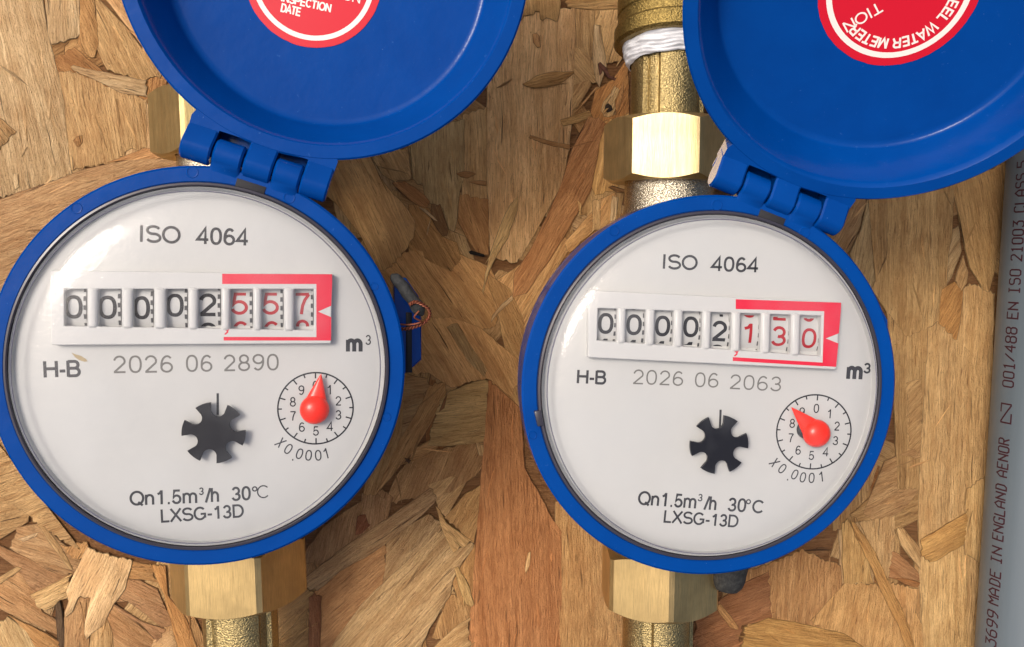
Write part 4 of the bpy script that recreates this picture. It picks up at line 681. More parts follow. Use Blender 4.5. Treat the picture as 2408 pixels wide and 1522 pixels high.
# ---------------------------------------------------------------- water meters
H1, AX = 64.0, 24.0
ZD = H1 - 1.5; ZF = ZD + 2.2
def water_meter(d, label):
    root = empty('water_meter', (d['root'][0], d['root'][1], 0), label, 'water meter', 'water meters mounted on the board')
    T = Matrix.Translation((0, 0, AX)) @ Matrix.Rotation(d['tilt'], 4, 'Y') @ Matrix.Translation((0, 0, -AX))
    A = Matrix.Rotation(-R(d['a']), 4, 'Z')
    def trd(v): return T @ Vector(v)                         # dial frame (not turned)
    def trc(v): return T @ (A @ Vector(v))                   # collar frame: +y runs towards the hinge
    part = lambda name, VF, mat, parent=root, tr=trd, **k: mesh(name, VF[0], VF[1], mat, parent, tr=tr, **k)
    # --- brass body and its two necks
    prof = [(0, 0), (22, 0), (30, 4), (35, 12), (37, 24), (37, 40), (38.5, 46), (38.5, 55)]
    part('meter_body', lathe(prof, 64), M['dull'])
    for s in (1, -1):
        nprof = [(17, 20), (15.2, 32), (12.6, 38), (11.6, 42), (11.6, 56)]
        V, F = lathe(nprof, 48)
        V = [(x, s * z, AX + y) for x, y, z in V]
        mesh('body_neck', V, F, M['body'], root)
    # --- blue collar
    prof = [(38.9, 58), (38.9, H1 - .25), (39.2, H1), (41.9, H1), (42.35, H1 - .4), (42.45, H1 - 6), (41.6, H1 - 9), (41.9, H1 - 14), (38.2, H1 - 16)]
    collar = part('collar', lathe(prof, 160, closed=True), M['blue'], tr=trc)
    # fingers that curl over the hinge pin
    yh, zh = 44.2, H1 - 1.0
    def hook(x0, x1, r, y_in, flip=1, zb=-3.2):
        pts = [(y_in, zb), (y_in, .0 if flip > 0 else 1.0)]
        n = 14; 
        th0 = 150; th1 = -120
        pts = [(y_in, -4.5), (y_in, 1.0)] + [(yh * 0 + r * math.cos(R(a)), r * math.sin(R(a))) for a in [th0 + (th1 - th0) * i / n for i in range(n + 1)]]
        return pts
    def extrude_x(pts, x0, x1, b=.45):
        n = len(pts); V = []; F = []
        cy = sum(p[0] for p in pts) / n; cz = sum(p[1] for p in pts) / n
        for xx, s in ((x0, b), (x0 + b, 0), (x1 - b, 0), (x1, b)):
            for y, z in pts:
                dd = math.hypot(y - cy, z - cz) or 1; k = 1 - s / dd if s else 1
                V.append((xx, cy + (y - cy) * k, cz + (z - cz) * k))
        for q in range(3):
            for i in range(n): F.append((q * n + i, q * n + (i + 1) % n, (q + 1) * n + (i + 1) % n, (q + 1) * n + i))
        F += [tuple(range(n)), tuple(range(3 * n, 4 * n))]
        return V, F
    for x0, x1 in ((-10.3, -4.3), (2.3, 8.0)):
        V, F = extrude_x(hook(x0, x1, 3.05, -3.9), x0, x1)
        part('hinge_finger', ([(x, y + yh, z + zh) for x, y, z in V], F), M['blue'], collar, tr=trc)
    # notch block between fingers and ring, with the dark slot
    part('slot_insert', box(-4.4, 1.7, 38.7, 40.4, H1 - 1.0, H1 + .2, .1), M['ink'], collar, tr=trc)
    # ear that carries the seal
    ang0 = {True: 0, False: 0}[True]
    q = [(40.5, 16), (43.3, 15.9), (46.2, 11.6), (46.8, 6), (46.8, -3), (44.6, -5), (40.6, -8)]
    ca, sa = math.cos(R(d['a'])), math.sin(R(d['a']))
    ear = part('seal_ear', prism([(x, y + 3.0) for x, y in q], H1 - 20, H1 - 12, .5), M['blue'], collar, tr=trd)
    part('ear_slot', box(43.2, 44.6, -3, 11, H1 - 12.3, H1 - 11.9, .1), M['black'], collar, tr=trd)
    for x, y, r in d['marks']:
        rr = math.hypot(x, y); f = min(1, (42.0 - r * .8) / rr) if rr > 30 else 1
        x, y = x * f, y * f
        V, F = lathe([(r * .72, 0), (r * .74, .10), (r * .9, .12), (r, 0)], 28)
        part('ejector_mark', ([(a + x, b + y, c + H1 - .01) for a, b, c in V], F), M['blue'], collar)
    # --- gasket, lens and dial
    part('gasket', lathe([(38.1, H1 - 1.2), (38.15, H1 + .5), (38.4, H1 + .7), (38.8, H1 + .6), (39.0, H1 + .1), (39.0, H1 - 1.2)], 128), M['gasket'])
    prof = [(38.25, H1 - .6), (38.1, H1 + .3), (37.6, H1 + 1.0), (36.9, H1 + 1.7), (36.0, H1 + 2.25), (35, H1 + 2.7), (34, H1 + 3.05), (32.5, H1 + 3.42), (30.5, H1 + 3.75), (28, H1 + 4.0), (24, H1 + 4.2), (16, H1 + 4.36), (8, H1 + 4.42), (.01, H1 + 4.44)]
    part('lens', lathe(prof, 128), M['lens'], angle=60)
    part('lens_edge_line', lathe([(37.12, H1 + 1.4), (37.1, H1 + 1.72), (36.98, H1 + 1.82), (36.86, H1 + 1.7)], 160), M['edge_line'])  # added grey ring: the dark refraction line of the lens edge, as colour
    prof = [(0.01, ZD), (37.35, ZD), (37.45, ZD + .08), (37.55, ZD + .5), (37.75, H1 - .2), (38.0, H1 + .1), (38.0, ZD - 3), (0.01, ZD - 3)]
    dial = part('dial_plate', lathe(prof, 128), M['dial'])
    for s, p0, p1, cap, wt in d['text']:
        faint = s in ('2026', '06', '2890', '2063')
        mb = text_mesh(s, p0, p1, cap, wt, ZD + .02)
        part('lettering', (mb.V, mb.F), M['ink_faint'] if faint else M['ink_soft'], dial, smooth=False)
    for x, y, r in d['deg']:
        mb = MB().add(*ribbon([(x + px * r, y + py * r) for px, py in full(0, 0, 1, 1, 20)], .3, ZD + .02))
        part('lettering', (mb.V, mb.F), M['ink_soft'], dial, smooth=False)
    # small round scale
    s = d['sd']; cx, cy = s['c']; r = s['r']; rot = -R(s['rot']); mb = MB()
    mb.add(*ribbon([(cx + r * px, cy + r * .975 * py) for px, py in full(0, 0, 1, 1, 64)], .34, ZD + .02))
    for i in range(20):
        a = PI / 2 - 2 * PI * i / 20 + rot; ln = 1.3 if i % 2 == 0 else .85
        c_, s_ = math.cos(a), math.sin(a) * .975
        mb.add(*ribbon([(cx + r * c_, cy + r * s_), (cx + (r - ln) * c_, cy + (r - ln) * s_)], .3, ZD + .026))
    for i in range(10):
        a = PI / 2 - 2 * PI * i / 10 + rot
        g = char_mesh(str(i), (cx + r * .635 * math.cos(a), cy + r * .62 * math.sin(a)), rot * .6, 2.05, .13, ZD + .02, wscale=.92)
        mb.add(g.V, g.F)
    part('scale', (mb.V, mb.F), M['ink'], dial, smooth=False)
    mb = MB()
    for ch, p, ra in s['x']:
        g = char_mesh(ch, p, -R(ra), 2.35 if ch != '.' else 2.1, .12 if ch != '.' else .17, ZD + .02, wscale=.9); mb.add(g.V, g.F)
    part('lettering', (mb.V, mb.F), M['ink_soft'], dial, smooth=False)
    if 'smear' in d:                          # a brown splinter mark above the letters
        part('smear', (d['smear'], [tuple(range(len(d['smear'])))]), M['smear'], dial, smooth=False)
    # red pointer: a round hub drawn out to a tip, on a little grey spindle
    bx, by = s['ball']; tx, ty = s['tip']; L = math.hypot(tx - bx, ty - by); ta = math.atan2(ty - by, tx - bx)
    hubV, hubF = lathe([(2.1, ZD), (2.1, ZD + 1.2), (1.6, ZD + 1.4), (.01, ZD + 1.4)], 28)
    ptr = part('pointer', pointer_mesh(bx, by, L, ta), M['pointer'])
    sx, sy = bx - 1.8 * (1 if s['rot'] else 0.1), by + (.6 if s['rot'] else .1)
    part('spindle', ([(x + sx, y + sy, z) for x, y, z in hubV], hubF), M['ink_soft'], ptr)
    # black star wheel
    st = d['star']; cx, cy = st['c']; r = st['r']; out = []
    for k in range(6):
        a0 = R(st['n0'] + 60 * k); hw = .225 * r; dn = .765 * r
        half = math.asin(.262)
        for j in range(7):
            a = a0 - R(60) + half + (R(60) - 2 * half) * j / 6; out.append((r * math.cos(a), r * math.sin(a)))
        nx, ny = math.cos(a0), math.sin(a0); px, py = -ny, nx
        for j in range(11):                  # rounded notch
            b = R(-88 - 0 + (-184) * j / 10)
            u = dn + hw * -math.cos(R(-90 + 180 * j / 10)) * 1.0; v = hw * 1.0 * math.sin(R(-90 + 180 * j / 10))
            out.append((nx * u + px * v, ny * u + py * v))
    part('star_wheel', prism([(x + cx, y + cy) for x, y in out], ZD + 1.3, ZD + 2.1), M['black'], smooth=False)
    V, F = lathe([(1.6, ZD - .2), (1.6, ZD + 1.28)], 20, cap1=True)
    part('spindle', ([(x + cx, y + cy, z) for x, y, z in V], F), M['black'])
    part('index_mark', (lambda b: (b.V, b.F))(MB().add(*ribbon(st['line'], .5, ZD + .02))), M['ink'], dial, smooth=False)
    # counter: raised white frame with eight windows, red mask printed on it
    rows = d['cnt']['rows']; mb = MB(); nx = 18
    idx = lambda r_, c_, top: (r_ * nx + c_) + (0 if top else 4 * nx)
    V = [(x, y, ZF) for row in rows for x, y in row] + [(x, y, ZD - .1) for row in rows for x, y in row]; F = []
    iswin = lambda r_, c_: r_ == 1 and c_ % 2 == 1
    for r_ in range(3):
        for c_ in range(17):
            if iswin(r_, c_):
                q = [(r_, c_), (r_, c_ + 1), (r_ + 1, c_ + 1), (r_ + 1, c_)]
                for i in range(4):
                    a, b = q[i], q[(i + 1) % 4]; F.append((idx(*a, 1), idx(*b, 1), idx(*b, 0), idx(*a, 0)))
            else: F.append((idx(r_, c_, 1), idx(r_, c_ + 1, 1), idx(r_ + 1, c_ + 1, 1), idx(r_ + 1, c_, 1)))
    ring = [(0, c) for c in range(17)] + [(r_, 17) for r_ in range(3)] + [(3, c) for c in range(17, 0, -1)] + [(r_, 0) for r_ in range(3, 0, -1)]
    for i in range(len(ring)):
        a, b = ring[i], ring[(i + 1) % len(ring)]; F.append((idx(*a, 1), idx(*b, 1), idx(*b, 0), idx(*a, 0)))
    fr = part('counter_frame', (V, F), M['frame'], smooth=False)
    bv = fr.modifiers.new('bevel', 'BEVEL'); bv.width = .22 * MM; bv.segments = 2; bv.limit_method = 'ANGLE'; bv.angle_limit = R(50)
    # rounded posts between the windows stand a little proud
    for c_ in range(2, 16, 2):
        a = Vector(rows[1][c_]); b = Vector(rows[1][c_ + 1]); c2 = Vector(rows[2][c_ + 1]); d2 = Vector(rows[2][c_])
        wv = (b - a).length; m0 = (a + b) / 2; m1 = (d2 + c2) / 2; dv = (m1 - m0).normalized(); uu = Vector((-dv.y, dv.x)); pr = []
        V = []; n = 9
        for m_, zz in ((m0 - dv * .25, -.28), (m0 + dv * .2, 0), (m1 - dv * .2, 0), (m1 + dv * .25, -.28)):
            for i in range(n):
                t = -1 + 2 * i / (n - 1); V.append((m_.x + uu.x * t * wv * .44, m_.y + uu.y * t * wv * .44, ZF + .05 + .4 * math.sqrt(max(0, 1 - t * t)) + zz * 1.2))
        F = [(q * n + i, q * n + i + 1, (q + 1) * n + i + 1, (q + 1) * n + i) for q in range(3) for i in range(n - 1)]
        part('window_post', (V, F), M['frame'], fr)
    mb = MB()
    for i, q in enumerate(d['cnt']['red']): mb.add([(x, y, ZF + .03 + .002 * i) for x, y in q], [tuple(range(len(q)))])
    part('red_mask', (mb.V, mb.F), M['red'], fr, smooth=False)
    x, y = d['cnt']['comma']
    q = [(x + .55 * math.cos(a), y + .35 + .5 * math.sin(a)) for a in [R(-150 - i * 26) for i in range(12)]]
    q = [(x - .35, y - .95), (x - .6, y - .8), (x - .05, y - .25), (x - .1, y - .1)] + [(x - .02 + .5 * math.cos(R(t)), y + .32 + .45 * math.sin(R(t))) for t in (215, 180, 140, 100, 60, 20, -20, -50)] + [(x + .2, y - .5)]
    part('comma', ([(a, b, ZF + .035) for a, b in q], [tuple(range(len(q)))]), M['red'], fr, smooth=False)
    # eight number wheels, each with its digits and a geared edge
    for i, (dg, pl, pr, pitch, dh) in enumerate(d['cnt']['wheels']):
        pl, pr = Vector(pl), Vector(pr); mid = (pl + pr) / 2; u = (pr - pl).normalized(); v = Vector((-u.y, u.x)); hw = (pr - pl).length / 2
        win = Vector(rows[1][2 * i + 1]).lerp(Vector(rows[2][2 * i + 2]), .5)
        rad = pitch / R(36); zc = ZD + .75 - rad
        yc = (win - mid).dot(v)                # where the window's middle sits above the digit's middle
        def wrap(p, lift=0.0):
            x_, y_ = p; th = (y_ - yc) / rad; rr = rad + lift
            q = mid + u * x_ + v * (yc + rr * math.sin(th)); return (q.x, q.y, zc + rr * math.cos(th))
        n = 14; lim = 5.2; V = []; F = []
        for k in range(n + 1):
            yy = yc - lim + 2 * lim * k / n
            for xx in (-hw - .3, hw * .99): V.append(wrap((xx, yy)))
        for k in range(n): F.append((2 * k, 2 * k + 1, 2 * k + 3, 2 * k + 2))
        wh = part('number_wheel', (V, F), M['wheel'])
        col = M['ink'] if i < 5 else M['red_digit']
        mb = MB()
        for k in (-1, 0, 1):
            ch = str((int(dg) + k) % 10); adv, stt = G[ch]
            for P in stt:
                Q = []
                for a, b in zip(P, P[1:]):     # keep the strokes fine enough to bend round the wheel
                    m_ = max(1, int(math.hypot(b[0] - a[0], b[1] - a[1]) / .12)); Q += [(a[0] + (b[0] - a[0]) * t / m_, a[1] + (b[1] - a[1]) * t / m_) for t in range(m_)]
                Q.append(P[-1])
                sx = min(dh * 1.16, 2 * hw * 1.25)
                Q = [((q[0] - .40) * sx - hw * .15, (q[1] - .5) * dh - k * pitch) for q in Q]
                Vr, Fr = ribbon(Q, .76 if i < 5 else .66)
                mb.add([wrap((a, b), .03) for a, b, c in Vr if True], Fr)
        part('digit', (mb.V, mb.F), col, wh, smooth=False)
        mb = MB()
        for k in range(-4, 5):                 # geared edge to the right of the digits
            y0 = yc + k * 1.85 - .5 + (i * .57 % 1.6)
            V = [wrap((hw * .76, y0), .04), wrap((hw * .98, y0), .04), wrap((hw * .98, y0 + .95), .04), wrap((hw * .76, y0 + .95), .04)]
            V2 = [wrap((hw * .76, y0), .16), wrap((hw * .98, y0), .16), wrap((hw * .98, y0 + .95), .16), wrap((hw * .76, y0 + .95), .16)]
            mb.add(V + V2, [(4, 5, 6, 7), (0, 1, 5, 4), (1, 2, 6, 5), (2, 3, 7, 6), (3, 0, 4, 7)])
        part('gear_teeth', (mb.V, mb.F), M['tooth'], wh, smooth=False)
    if 'tab' in d:
        x, y = d['tab']; V, F = box(-.75, .75, -1.7, 1.7, H1 - .3, H1 + 1.5, .2)
        part('gasket_tab', ([(a * .97 - b * .22 + x, a * .22 + b * .97 + y, c) for a, b, c in V], F), M['gasket'])
    # --- the open lid: a shallow dish; local frame has the hinge pin as x axis
    e = 46.3; lt = d['lt']
    Lm = Matrix.Translation((0, yh, zh)) @ Matrix.Rotation(lt, 4, 'X')
    def trl(v): return T @ (A @ (Lm @ Vector(v)))
    FZ = -11.0
    prof = [(.01, FZ), (33.0, FZ), (34.0, FZ + .08), (34.6, FZ + .5), (34.9, FZ + 1.1), (38.5, -1.3), (39.1, -.35), (39.45, 0), (42.0, 0), (42.4, -.4), (42.1, -9), (41, -12.5), (38, -14), (.01, -14)]
    V, F = lathe(prof, 160)
    lid = part('lid', ([(x, y + e, z) for x, y, z in V], F), M['blue'], tr=trl, angle=40)
    # web under the slots, and the strip joining dish and knuckles
    part('hinge_web', box(-16.4, 13.6, -1.0, 6.0, -6.4, -5.2, .3), M['blue'], lid, tr=trl)
    q = [(-16.8, 2.2), (-10.7, 2.2), (-10.7, 4.5), (-3.9, 4.5), (-3.9, 2.2), (2.0, 2.2), (2.0, 4.5), (8.2, 4.5), (8.2, 2.2), (14.0, 2.2), (14.2, 6.0), (13.0, 8.4), (8, 6.6), (0, 5.5), (-8, 6.6), (-13, 8.8), (-15.6, 8.4), (-16.8, 6)]
    part('hinge_strip', prism(q, -5.5, -.12, .0), M['blue'], lid, tr=trl, smooth=False)
    for x0, x1 in ((-16.9, -10.7), (-3.9, 2.0), (8.2, 14.0)):
        n = 16; pts = [(4.4, -4.2), (4.4, -.2)] + [(3.2 * math.cos(R(a)), 3.2 * math.sin(R(a)) - .1) for a in [75 + 215 * i / n for i in range(n + 1)]]
        V, F = extrude_x(pts, x0, x1, .4)
        part('hinge_knuckle', (V, F), M['blue'], lid, tr=trl)
    V, F = lathe([(1.2, -16.6), (1.2, 13.7)], 20, cap0=True, cap1=True)
    part('hinge_pin', ([(z, y, x) for x, y, z in V], F), M['blue'], tr=trl)
    for x, y in ((5.2, 5.9), (-9.3, 6.6)):
        V, F = lathe([(1.0, 0), (1.02, .1), (1.2, .12), (1.32, 0)], 24)
        part('ejector_mark', ([(a + x, b + y, c - .16) for a, b, c in V], F), M['blue'], lid, tr=trl)
    # round red sticker on the floor of the lid
    s = d['stk']; cx, cy, r = s['c'][0], s['c'][1] + 0, s['r']
    n = 90; o = [(cx + (r + random.uniform(-.06, .06)) * math.cos(2 * PI * i / n), cy + (r + random.uniform(-.06, .06)) * math.sin(2 * PI * i / n)) for i in range(n)]
    part('sticker', prism(o, FZ - .02, FZ + .10, .03), M['sticker'], lid, tr=trl, smooth=False)
    z = FZ + .125
    part('sticker_ring', (lambda b: (b.V, b.F))(MB().add(*ribbon([(cx + r * s['ring'] * px, cy + r * s['ring'] * py) for px, py in full(0, 0, 1, 1, 90)], .072 * r, z))), M['sticker_print'], lid, tr=trl, smooth=False)
    for t, p0, p1, cap, wt in s['lines']:
        mb = text_mesh(t, p0, p1, cap, wt, z); part('lettering', (mb.V, mb.F), M['sticker_print'], lid, tr=trl, smooth=False)
    for t, a0, a1, rr, cap, wt, inward in s['arcs']:
        mb = MB(); tot = sum(G[ch][0] for ch in t) ; x = 0
        for ch in t:
            a = R(a0 + (a1 - a0) * (x + G[ch][0] / 2) / tot); x += G[ch][0]
            rot = a + (PI / 2 if inward else -PI / 2)
            g = char_mesh(ch, (cx + rr * math.cos(a), cy + rr * math.sin(a)), rot, cap, wt, z, wscale=.82); mb.add(g.V, g.F)
        part('lettering', (mb.V, mb.F), M['sticker_print'], lid, tr=trl, smooth=False)
    return root

def pointer_mesh(bx, by, L, ta):
    """round domed hub with a slim cone drawn out to the tip"""
    mb = MB(); r = 3.15
    prof = [(r * .9, ZD + 1.4), (r, ZD + 1.7), (r * .985, ZD + 2.2), (r * .9, ZD + 2.85), (r * .74, ZD + 3.4), (r * .5, ZD + 3.8), (r * .25, ZD + 4.02), (.01, ZD + 4.08)]
    V, F = lathe(prof, 40); mb.add([(x, y, z) for x, y, z in V], F)
    n = 11; secs = []; V = []; F = []
    for k in range(9):
        t = k / 8; x = .6 + (L - .6) * t; hw = 2.7 * (1 - t) ** .95 + .05; zt = 1.9 - .75 * t; zb = 1.45 - .1 * t
        for i in range(n):
            a = PI * i / (n - 1); V.append((x, hw * math.cos(a), ZD + zb + (zt * .72) * (1 - t * .55) * math.sin(a) ** .8))
    for k in range(8):
        for i in range(n): F.append((k * n + i, k * n + (i + 1) % n, (k + 1) * n + (i + 1) % n, (k + 1) * n + i))
    F.append(tuple(range(8 * n, 9 * n))); mb.add(V, F)
    ca, sa = math.cos(ta), math.sin(ta)
    return [(bx + x * ca - y * sa, by + x * sa + y * ca, z) for x, y, z in mb.V], mb.F

D['L']['stk'] = {'c': [-2.426, 42.222], 'r': 14.703, 'ring': 0.8599, 'lines': [('INSPECTION', [-7.565, 35.271], [3.035, 36.527], 1.7, 0.2), ('DATE', [-7.05, 33.145], [-2.793, 33.563], 1.75, 0.2), ('TION', [2.087, 39.748], [8.493, 40.414], 2.0, 0.13)], 'arcs': []}
D['R']['stk'] = {'c': [1.421, 46.733], 'r': 16.016, 'ring': 0.8616, 'lines': [('TION', [-0.838, 42.964], [-5.305, 36.211], 2.3, 0.15)], 'arcs': [('EEL WATER METER', 10.05, -113.37, 11.33, 2.1, 0.2, False)]}
water_meter(D['L'], 'blue rimmed water meter reading 00002557 with a copper wire seal at its side')
water_meter(D['R'], 'blue rimmed water meter reading 00002130 beside the grey pipe')

# ---------------------------------------------------------------- brass couplings above and below each meter
def hex_nut(y0, y1, rc, phase, ch=1.5):
    """six-sided nut along y with turned, chamfered ends"""
    n = 72; af = rc * math.cos(PI / 6); V = []; F = []
    def rad(a):
        t = (a - phase) % (PI / 3) - PI / 6; return af / math.cos(t)
    L = y1 - y0; prof = [(0, 'in'), (0, 'face')] + [(t, 'c0') for t in (.0,)]
    rows = []
    for i in range(n):
        a = 2 * PI * i / n; r = min(rad(a), rc * .985); k = (r - af) / (rc - af) * ch
        for rr, y in ((10.6, y0 + .6), (af * .93, y0), (af * .985, y0 + .12), (r, y0 + .25 + k * .9), (r, y1 - .25 - k * .9), (af * .985, y1 - .12), (af * .93, y1), (10.6, y1 - .6)):
            V.append((rr * math.sin(a), y, rr * math.cos(a)))
    k = 8
    for i in range(n):
        j = (i + 1) % n
        for q in range(k - 1): F.append((i * k + q, i * k + q + 1, j * k + q + 1, j * k + q))
    return V, F
def tailpiece(y0, y1, ph, R0=9.4):
    """cast stub with a broad rounded face, grooves and flats on its sides"""
    n = 72; V = []; F = []; ys = (y0, (y0 + y1) / 2, y1)
    for y in ys:
        for i in range(n):
            a = 2 * PI * i / n; t = ((a - ph + PI / 4) % (PI / 2)) - PI / 4; d = math.degrees(t)
            r = R0 if abs(d) < 33 else R0 * .93 / math.cos(abs(t) - PI / 4) * .97
            if 33 <= abs(d) < 37: r = R0 * .88
            V.append((r * math.sin(a), y, r * math.cos(a)))
    for q in range(2):
        for i in range(n): F.append((q * n + i, q * n + (i + 1) % n, (q + 1) * n + (i + 1) % n, (q + 1) * n + i))
    F += [tuple(range(n)), tuple(range(2 * n, 3 * n))]
    return V, F
def coupling(cx, cy, side, rz, phase, mat, tail_len, tail_ph, label, rc=16.5):
    t = empty('pipe_coupling', (cx, cy, 0), label, 'pipe coupling', 'brass pipe couplings above and below the meters')
    t.rotation_euler = (0, 0, rz)
    V, F = hex_nut(48, 64.3, rc, R(phase))
    up_ = lambda v: (v[0], side * v[1], v[2] + AX)
    mesh('union_nut', xf(V, up_), F, mat, t, angle=14)
    V, F = tailpiece(55, 64 + tail_len, R(tail_ph))
    mesh('tailpiece', xf(V, up_), F, M['cast'], t, angle=25)
    return t
LX, LY = D['L']['root']; RX, RY = D['R']['root']; RX -= 1.0
coupling(LX, LY, 1, R(1.6), 43, M['nut'], 40, 10, 'brass coupling with a brushed hexagonal nut above the left meter, partly under its lid')
coupling(LX, LY, -1, R(1.6), 28, M['nut_pale'], 45, 8, 'pale brass coupling and nut below the left meter, an orange strand at its left', 17.5)
tr_ = coupling(RX, RY, 1, 0, 15, M['nut_bright'], 16, 4, 'bright shiny brass coupling nut above the right meter, below the white tape')
coupling(RX, RY, -1, 0, -3, M['nut_pale'], 45, 12, 'pale brass coupling with a hexagonal nut below the right meter, beside a grey lead seal')

# threaded socket and its tape above the right meter
def about_y(prof, n=72, wob=None):
    V, F = lathe(prof, n)
    return [(x, z + .16 * y, y) for x, y, z in V], F
sk = empty('pipe_socket', (RX, 0, 0), 'cast brass socket with a raised rim at the top edge, above white tape', 'pipe fitting')
V, F = about_y([(9, 54.6), (13.2, 54.6), (13.9, 55.3), (13.9, 58.6), (13.5, 59.2), (13.0, 59.4), (13.0, 61.6), (12.8, 61.9), (12.8, 62.2), (13.1, 62.5), (13.3, 90), (0.01, 90)])
mesh('socket_body', [(x, y, z + AX) for x, y, z in V], F, M['dull'], sk)
tp = empty('thread_tape', (RX, 0, 0), 'white thread tape wrapped in folds round the brass joint', 'tape')
r_c = lambda a: 10 * math.cos(a) * .5
V = []; F = []; n = 120; ny = 34
for j in range(ny + 1):
    t = j / ny
    for i in range(n):
        a = 2 * PI * i / n
        y = 50.4 + t * 6.2 + (1 - t) * (.9 * math.sin(a + .9) + .5 * noise.noise((a * 1.6, .5, 1)) + .12 * r_c(a)) + .16 * t * (10 * math.cos(a))
        ph = t * 4.6 + .42 * math.sin(a + 1.6) + .5 * noise.noise((math.sin(a) * 1.6, math.cos(a) * 1.6, 5))
        r = 9.9 + 2.3 * t ** .55 + .15 * math.sin(2 * PI * ph * 1.7) * (1 - .4 * t) + .10 * math.sin(2 * PI * (ph * .6 + .3 * math.sin(2 * a))) + .5 * noise.noise((math.sin(a) * 4, math.cos(a) * 4, t * 7))
        V.append((r * math.sin(a), y, AX + r * math.cos(a)))
for j in range(ny):
    for i in range(n): F.append((j * n + i, j * n + (i + 1) % n, (j + 1) * n + (i + 1) % n, (j + 1) * n + i))
mesh('tape_wrap', V, F, M['tape'], tp, angle=180)

# ---------------------------------------------------------------- lead seals and the twisted copper wire
def blob(pts, r0, r1, nseg=14, n=14, flat=1.0):
    P = [Vector(p) for p in pts]
    path = []
    for i in range(nseg + 1):
        t = i / nseg * (len(P) - 1); k = min(int(t), len(P) - 2); path.append(P[k].lerp(P[k + 1], t - k))
    def rr(t): return (r0 + (r1 - r0) * t) * max(.25, min(1, math.sqrt(max(0, 1 - abs(2 * t - 1) ** 7))))
    V, F = tube(path, rr, n)
    return [(x + .25 * noise.noise((x * .5, y * .5, z * .5)), y + .25 * noise.noise((y * .5, z * .5, x * .5 + 9)), z) for x, y, z in V], F
sl_ = empty('lead_seal', (-5, -9, 0), 'dark grey lead seal with a twisted copper wire on the left meter side', 'seal', 'dark seals on the meters')
V, F = blob([(-8.4, -3.8, 56.6), (-6.2, -6.1, 57), (-3.8, -9.4, 57), (-1.6, -12.9, 56.4)], 1.25, 1.6)
mesh('seal_plug', [(x + 5, y + 9, z) for x, y, z in V], F, M['lead'], sl_)
loop = [(-4.4, -10.4, 58.6), (-3.2, -9.8, 58.8), (-1.6, -10.4, 58.4), (-.3, -11.4, 57.4), (0, -12.8, 56.4), (-.8, -14.2, 55.8), (-2.6, -15.2, 56), (-4.4, -15.8, 56), (-6.2, -16.0, 55.8), (-7.8, -15.8, 55.6)]
def smooth_path(P, m=10):
    P = [Vector(p) for p in P]; out = []
    for i in range(len(P) - 1):
        a, b, c, d_ = P[max(i - 1, 0)], P[i], P[i + 1], P[min(i + 2, len(P) - 1)]
        for k in range(m):
            t = k / m; out.append(.5 * ((2 * b) + (c - a) * t + (2 * a - 5 * b + 4 * c - d_) * t * t + (3 * b - a - 3 * c + d_) * t ** 3))
    return out + [P[-1]]
cp = smooth_path(loop, 12)
for s in (0, PI):
    tw = []
    for i, p in enumerate(cp):
        t = (cp[min(i + 1, len(cp) - 1)] - cp[max(i - 1, 0)]).normalized(); a = t.cross(Vector((0, 0, 1))).normalized(); b = a.cross(t)
        q = i * .62 + s; tw.append(tuple(p + (a * math.cos(q) + b * math.sin(q)) * .24 + Vector((5, 9, 0))))
    mesh('seal_wire', *tube(tw, .2, 6), M['copper'], sl_)
loop2 = smooth_path([(-2.4, -11.8, 58.4), (-3.4, -13.2, 58.2), (-2.0, -14.2, 57.2), (-3.4, -14.8, 56.8), (-5.4, -15.0, 56.2), (-7.6, -14.8, 56)], 10)
mesh('seal_wire', *tube([tuple(p + Vector((5, 9, 0))) for p in loop2], .2, 6), M['copper'], sl_)
s2 = empty('lead_seal', (78, -84, 0), 'rounded dark grey lead seal peeping out under the right meter', 'seal', 'dark seals on the meters')
V, F = blob([(78.4, -72, 34), (77.8, -78, 33.5), (77.0, -86.6, 32)], 4.9, 4.4, 16, 20)
mesh('seal_plug', [(x - 78, y + 84, z) for x, y, z in V], F, M['lead'], s2)

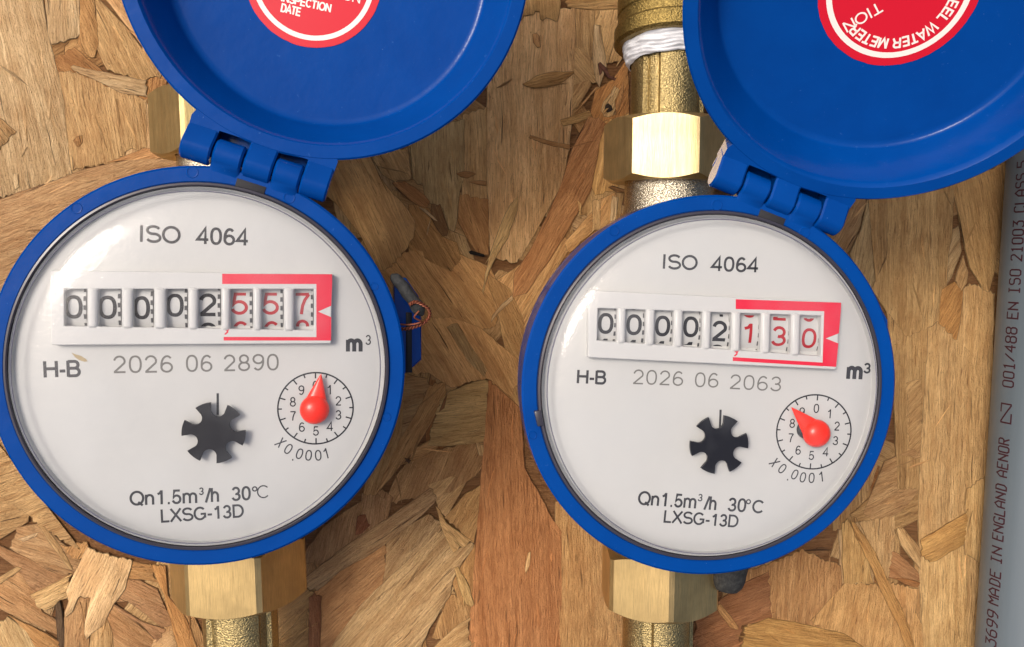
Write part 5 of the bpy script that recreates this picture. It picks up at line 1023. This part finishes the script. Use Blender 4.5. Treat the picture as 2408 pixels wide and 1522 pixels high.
# ---------------------------------------------------------------- grey pipe with its printed line
PR = 12.5; PX = 175.0; ptl = R(1.3)
gp = empty('grey_pipe', (PX, -45, 0), 'grey plastic pipe with maroon print running up the right edge', 'pipe'); gp.rotation_euler = (0, 0, -ptl)
V, F = lathe([(10.3, -150), (PR, -150), (PR, 150), (10.3, 150)], 96, closed=True)
mesh('pipe_wall', [(x, z, y + PR) for x, y, z in V], F, M['pipe'], gp)
def pipe_text(s, y0, y1, cap, phi0):
    st, _ = glyph_run(s, G5); xs = [p[0] for P in st for p in P]; k = (y1 - y0) / (max(xs) - min(xs)); x0 = min(xs); mb = MB()
    for i, P in enumerate(st):
        Q = []
        for a, b in zip(P, P[1:]):
            m_ = max(1, int(math.hypot(b[0] - a[0], b[1] - a[1]) / .2)); Q += [(a[0] + (b[0] - a[0]) * t / m_, a[1] + (b[1] - a[1]) * t / m_) for t in range(m_)]
        Q.append(P[-1])
        Q = [((q[0] - x0) * k, q[1] * cap) for q in Q]
        Vr, Fr = ribbon(Q, .44)
        # along = +y of the pipe, letter tops towards the left (away from the pipe's crown)
        for a, b, c in Vr:
            ph = phi0 + b / PR; rr = PR + .015 + .004 * (i % 3)
            mb.V.append((-rr * math.sin(ph) , y0 + a, PR + rr * math.cos(ph)))
        n0 = len(mb.V) - len(Vr); mb.F += [tuple(q + n0 for q in f) for f in Fr]
    mesh('lettering', mb.V, mb.F, M['pipe_ink'], gp, smooth=False)
pipe_text('3699', -66.22, -56.08, 3.5, R(67))
pipe_text('MADE', -53.96, -44.13, 3.5, R(67))
pipe_text('IN', -41.65, -37.31, 3.5, R(67))
pipe_text('ENGLAND', -35.09, -19.10, 3.5, R(67))
pipe_text('AENOR', -16.65, -5.79, 3.5, R(67))
pipe_text('#', -1.17, 4.16, 3.5, R(67))
pipe_text('001/488', 9.11, 25.93, 3.5, R(67))
pipe_text('EN', 28.56, 32.97, 3.5, R(67))
pipe_text('ISO', 35.83, 42.25, 3.5, R(67))
pipe_text('21003', 44.85, 55.83, 3.5, R(67))
pipe_text('CLASS', 58.42, 68.97, 3.5, R(67))
pipe_text('5', 70.83, 72.47, 3.5, R(67))
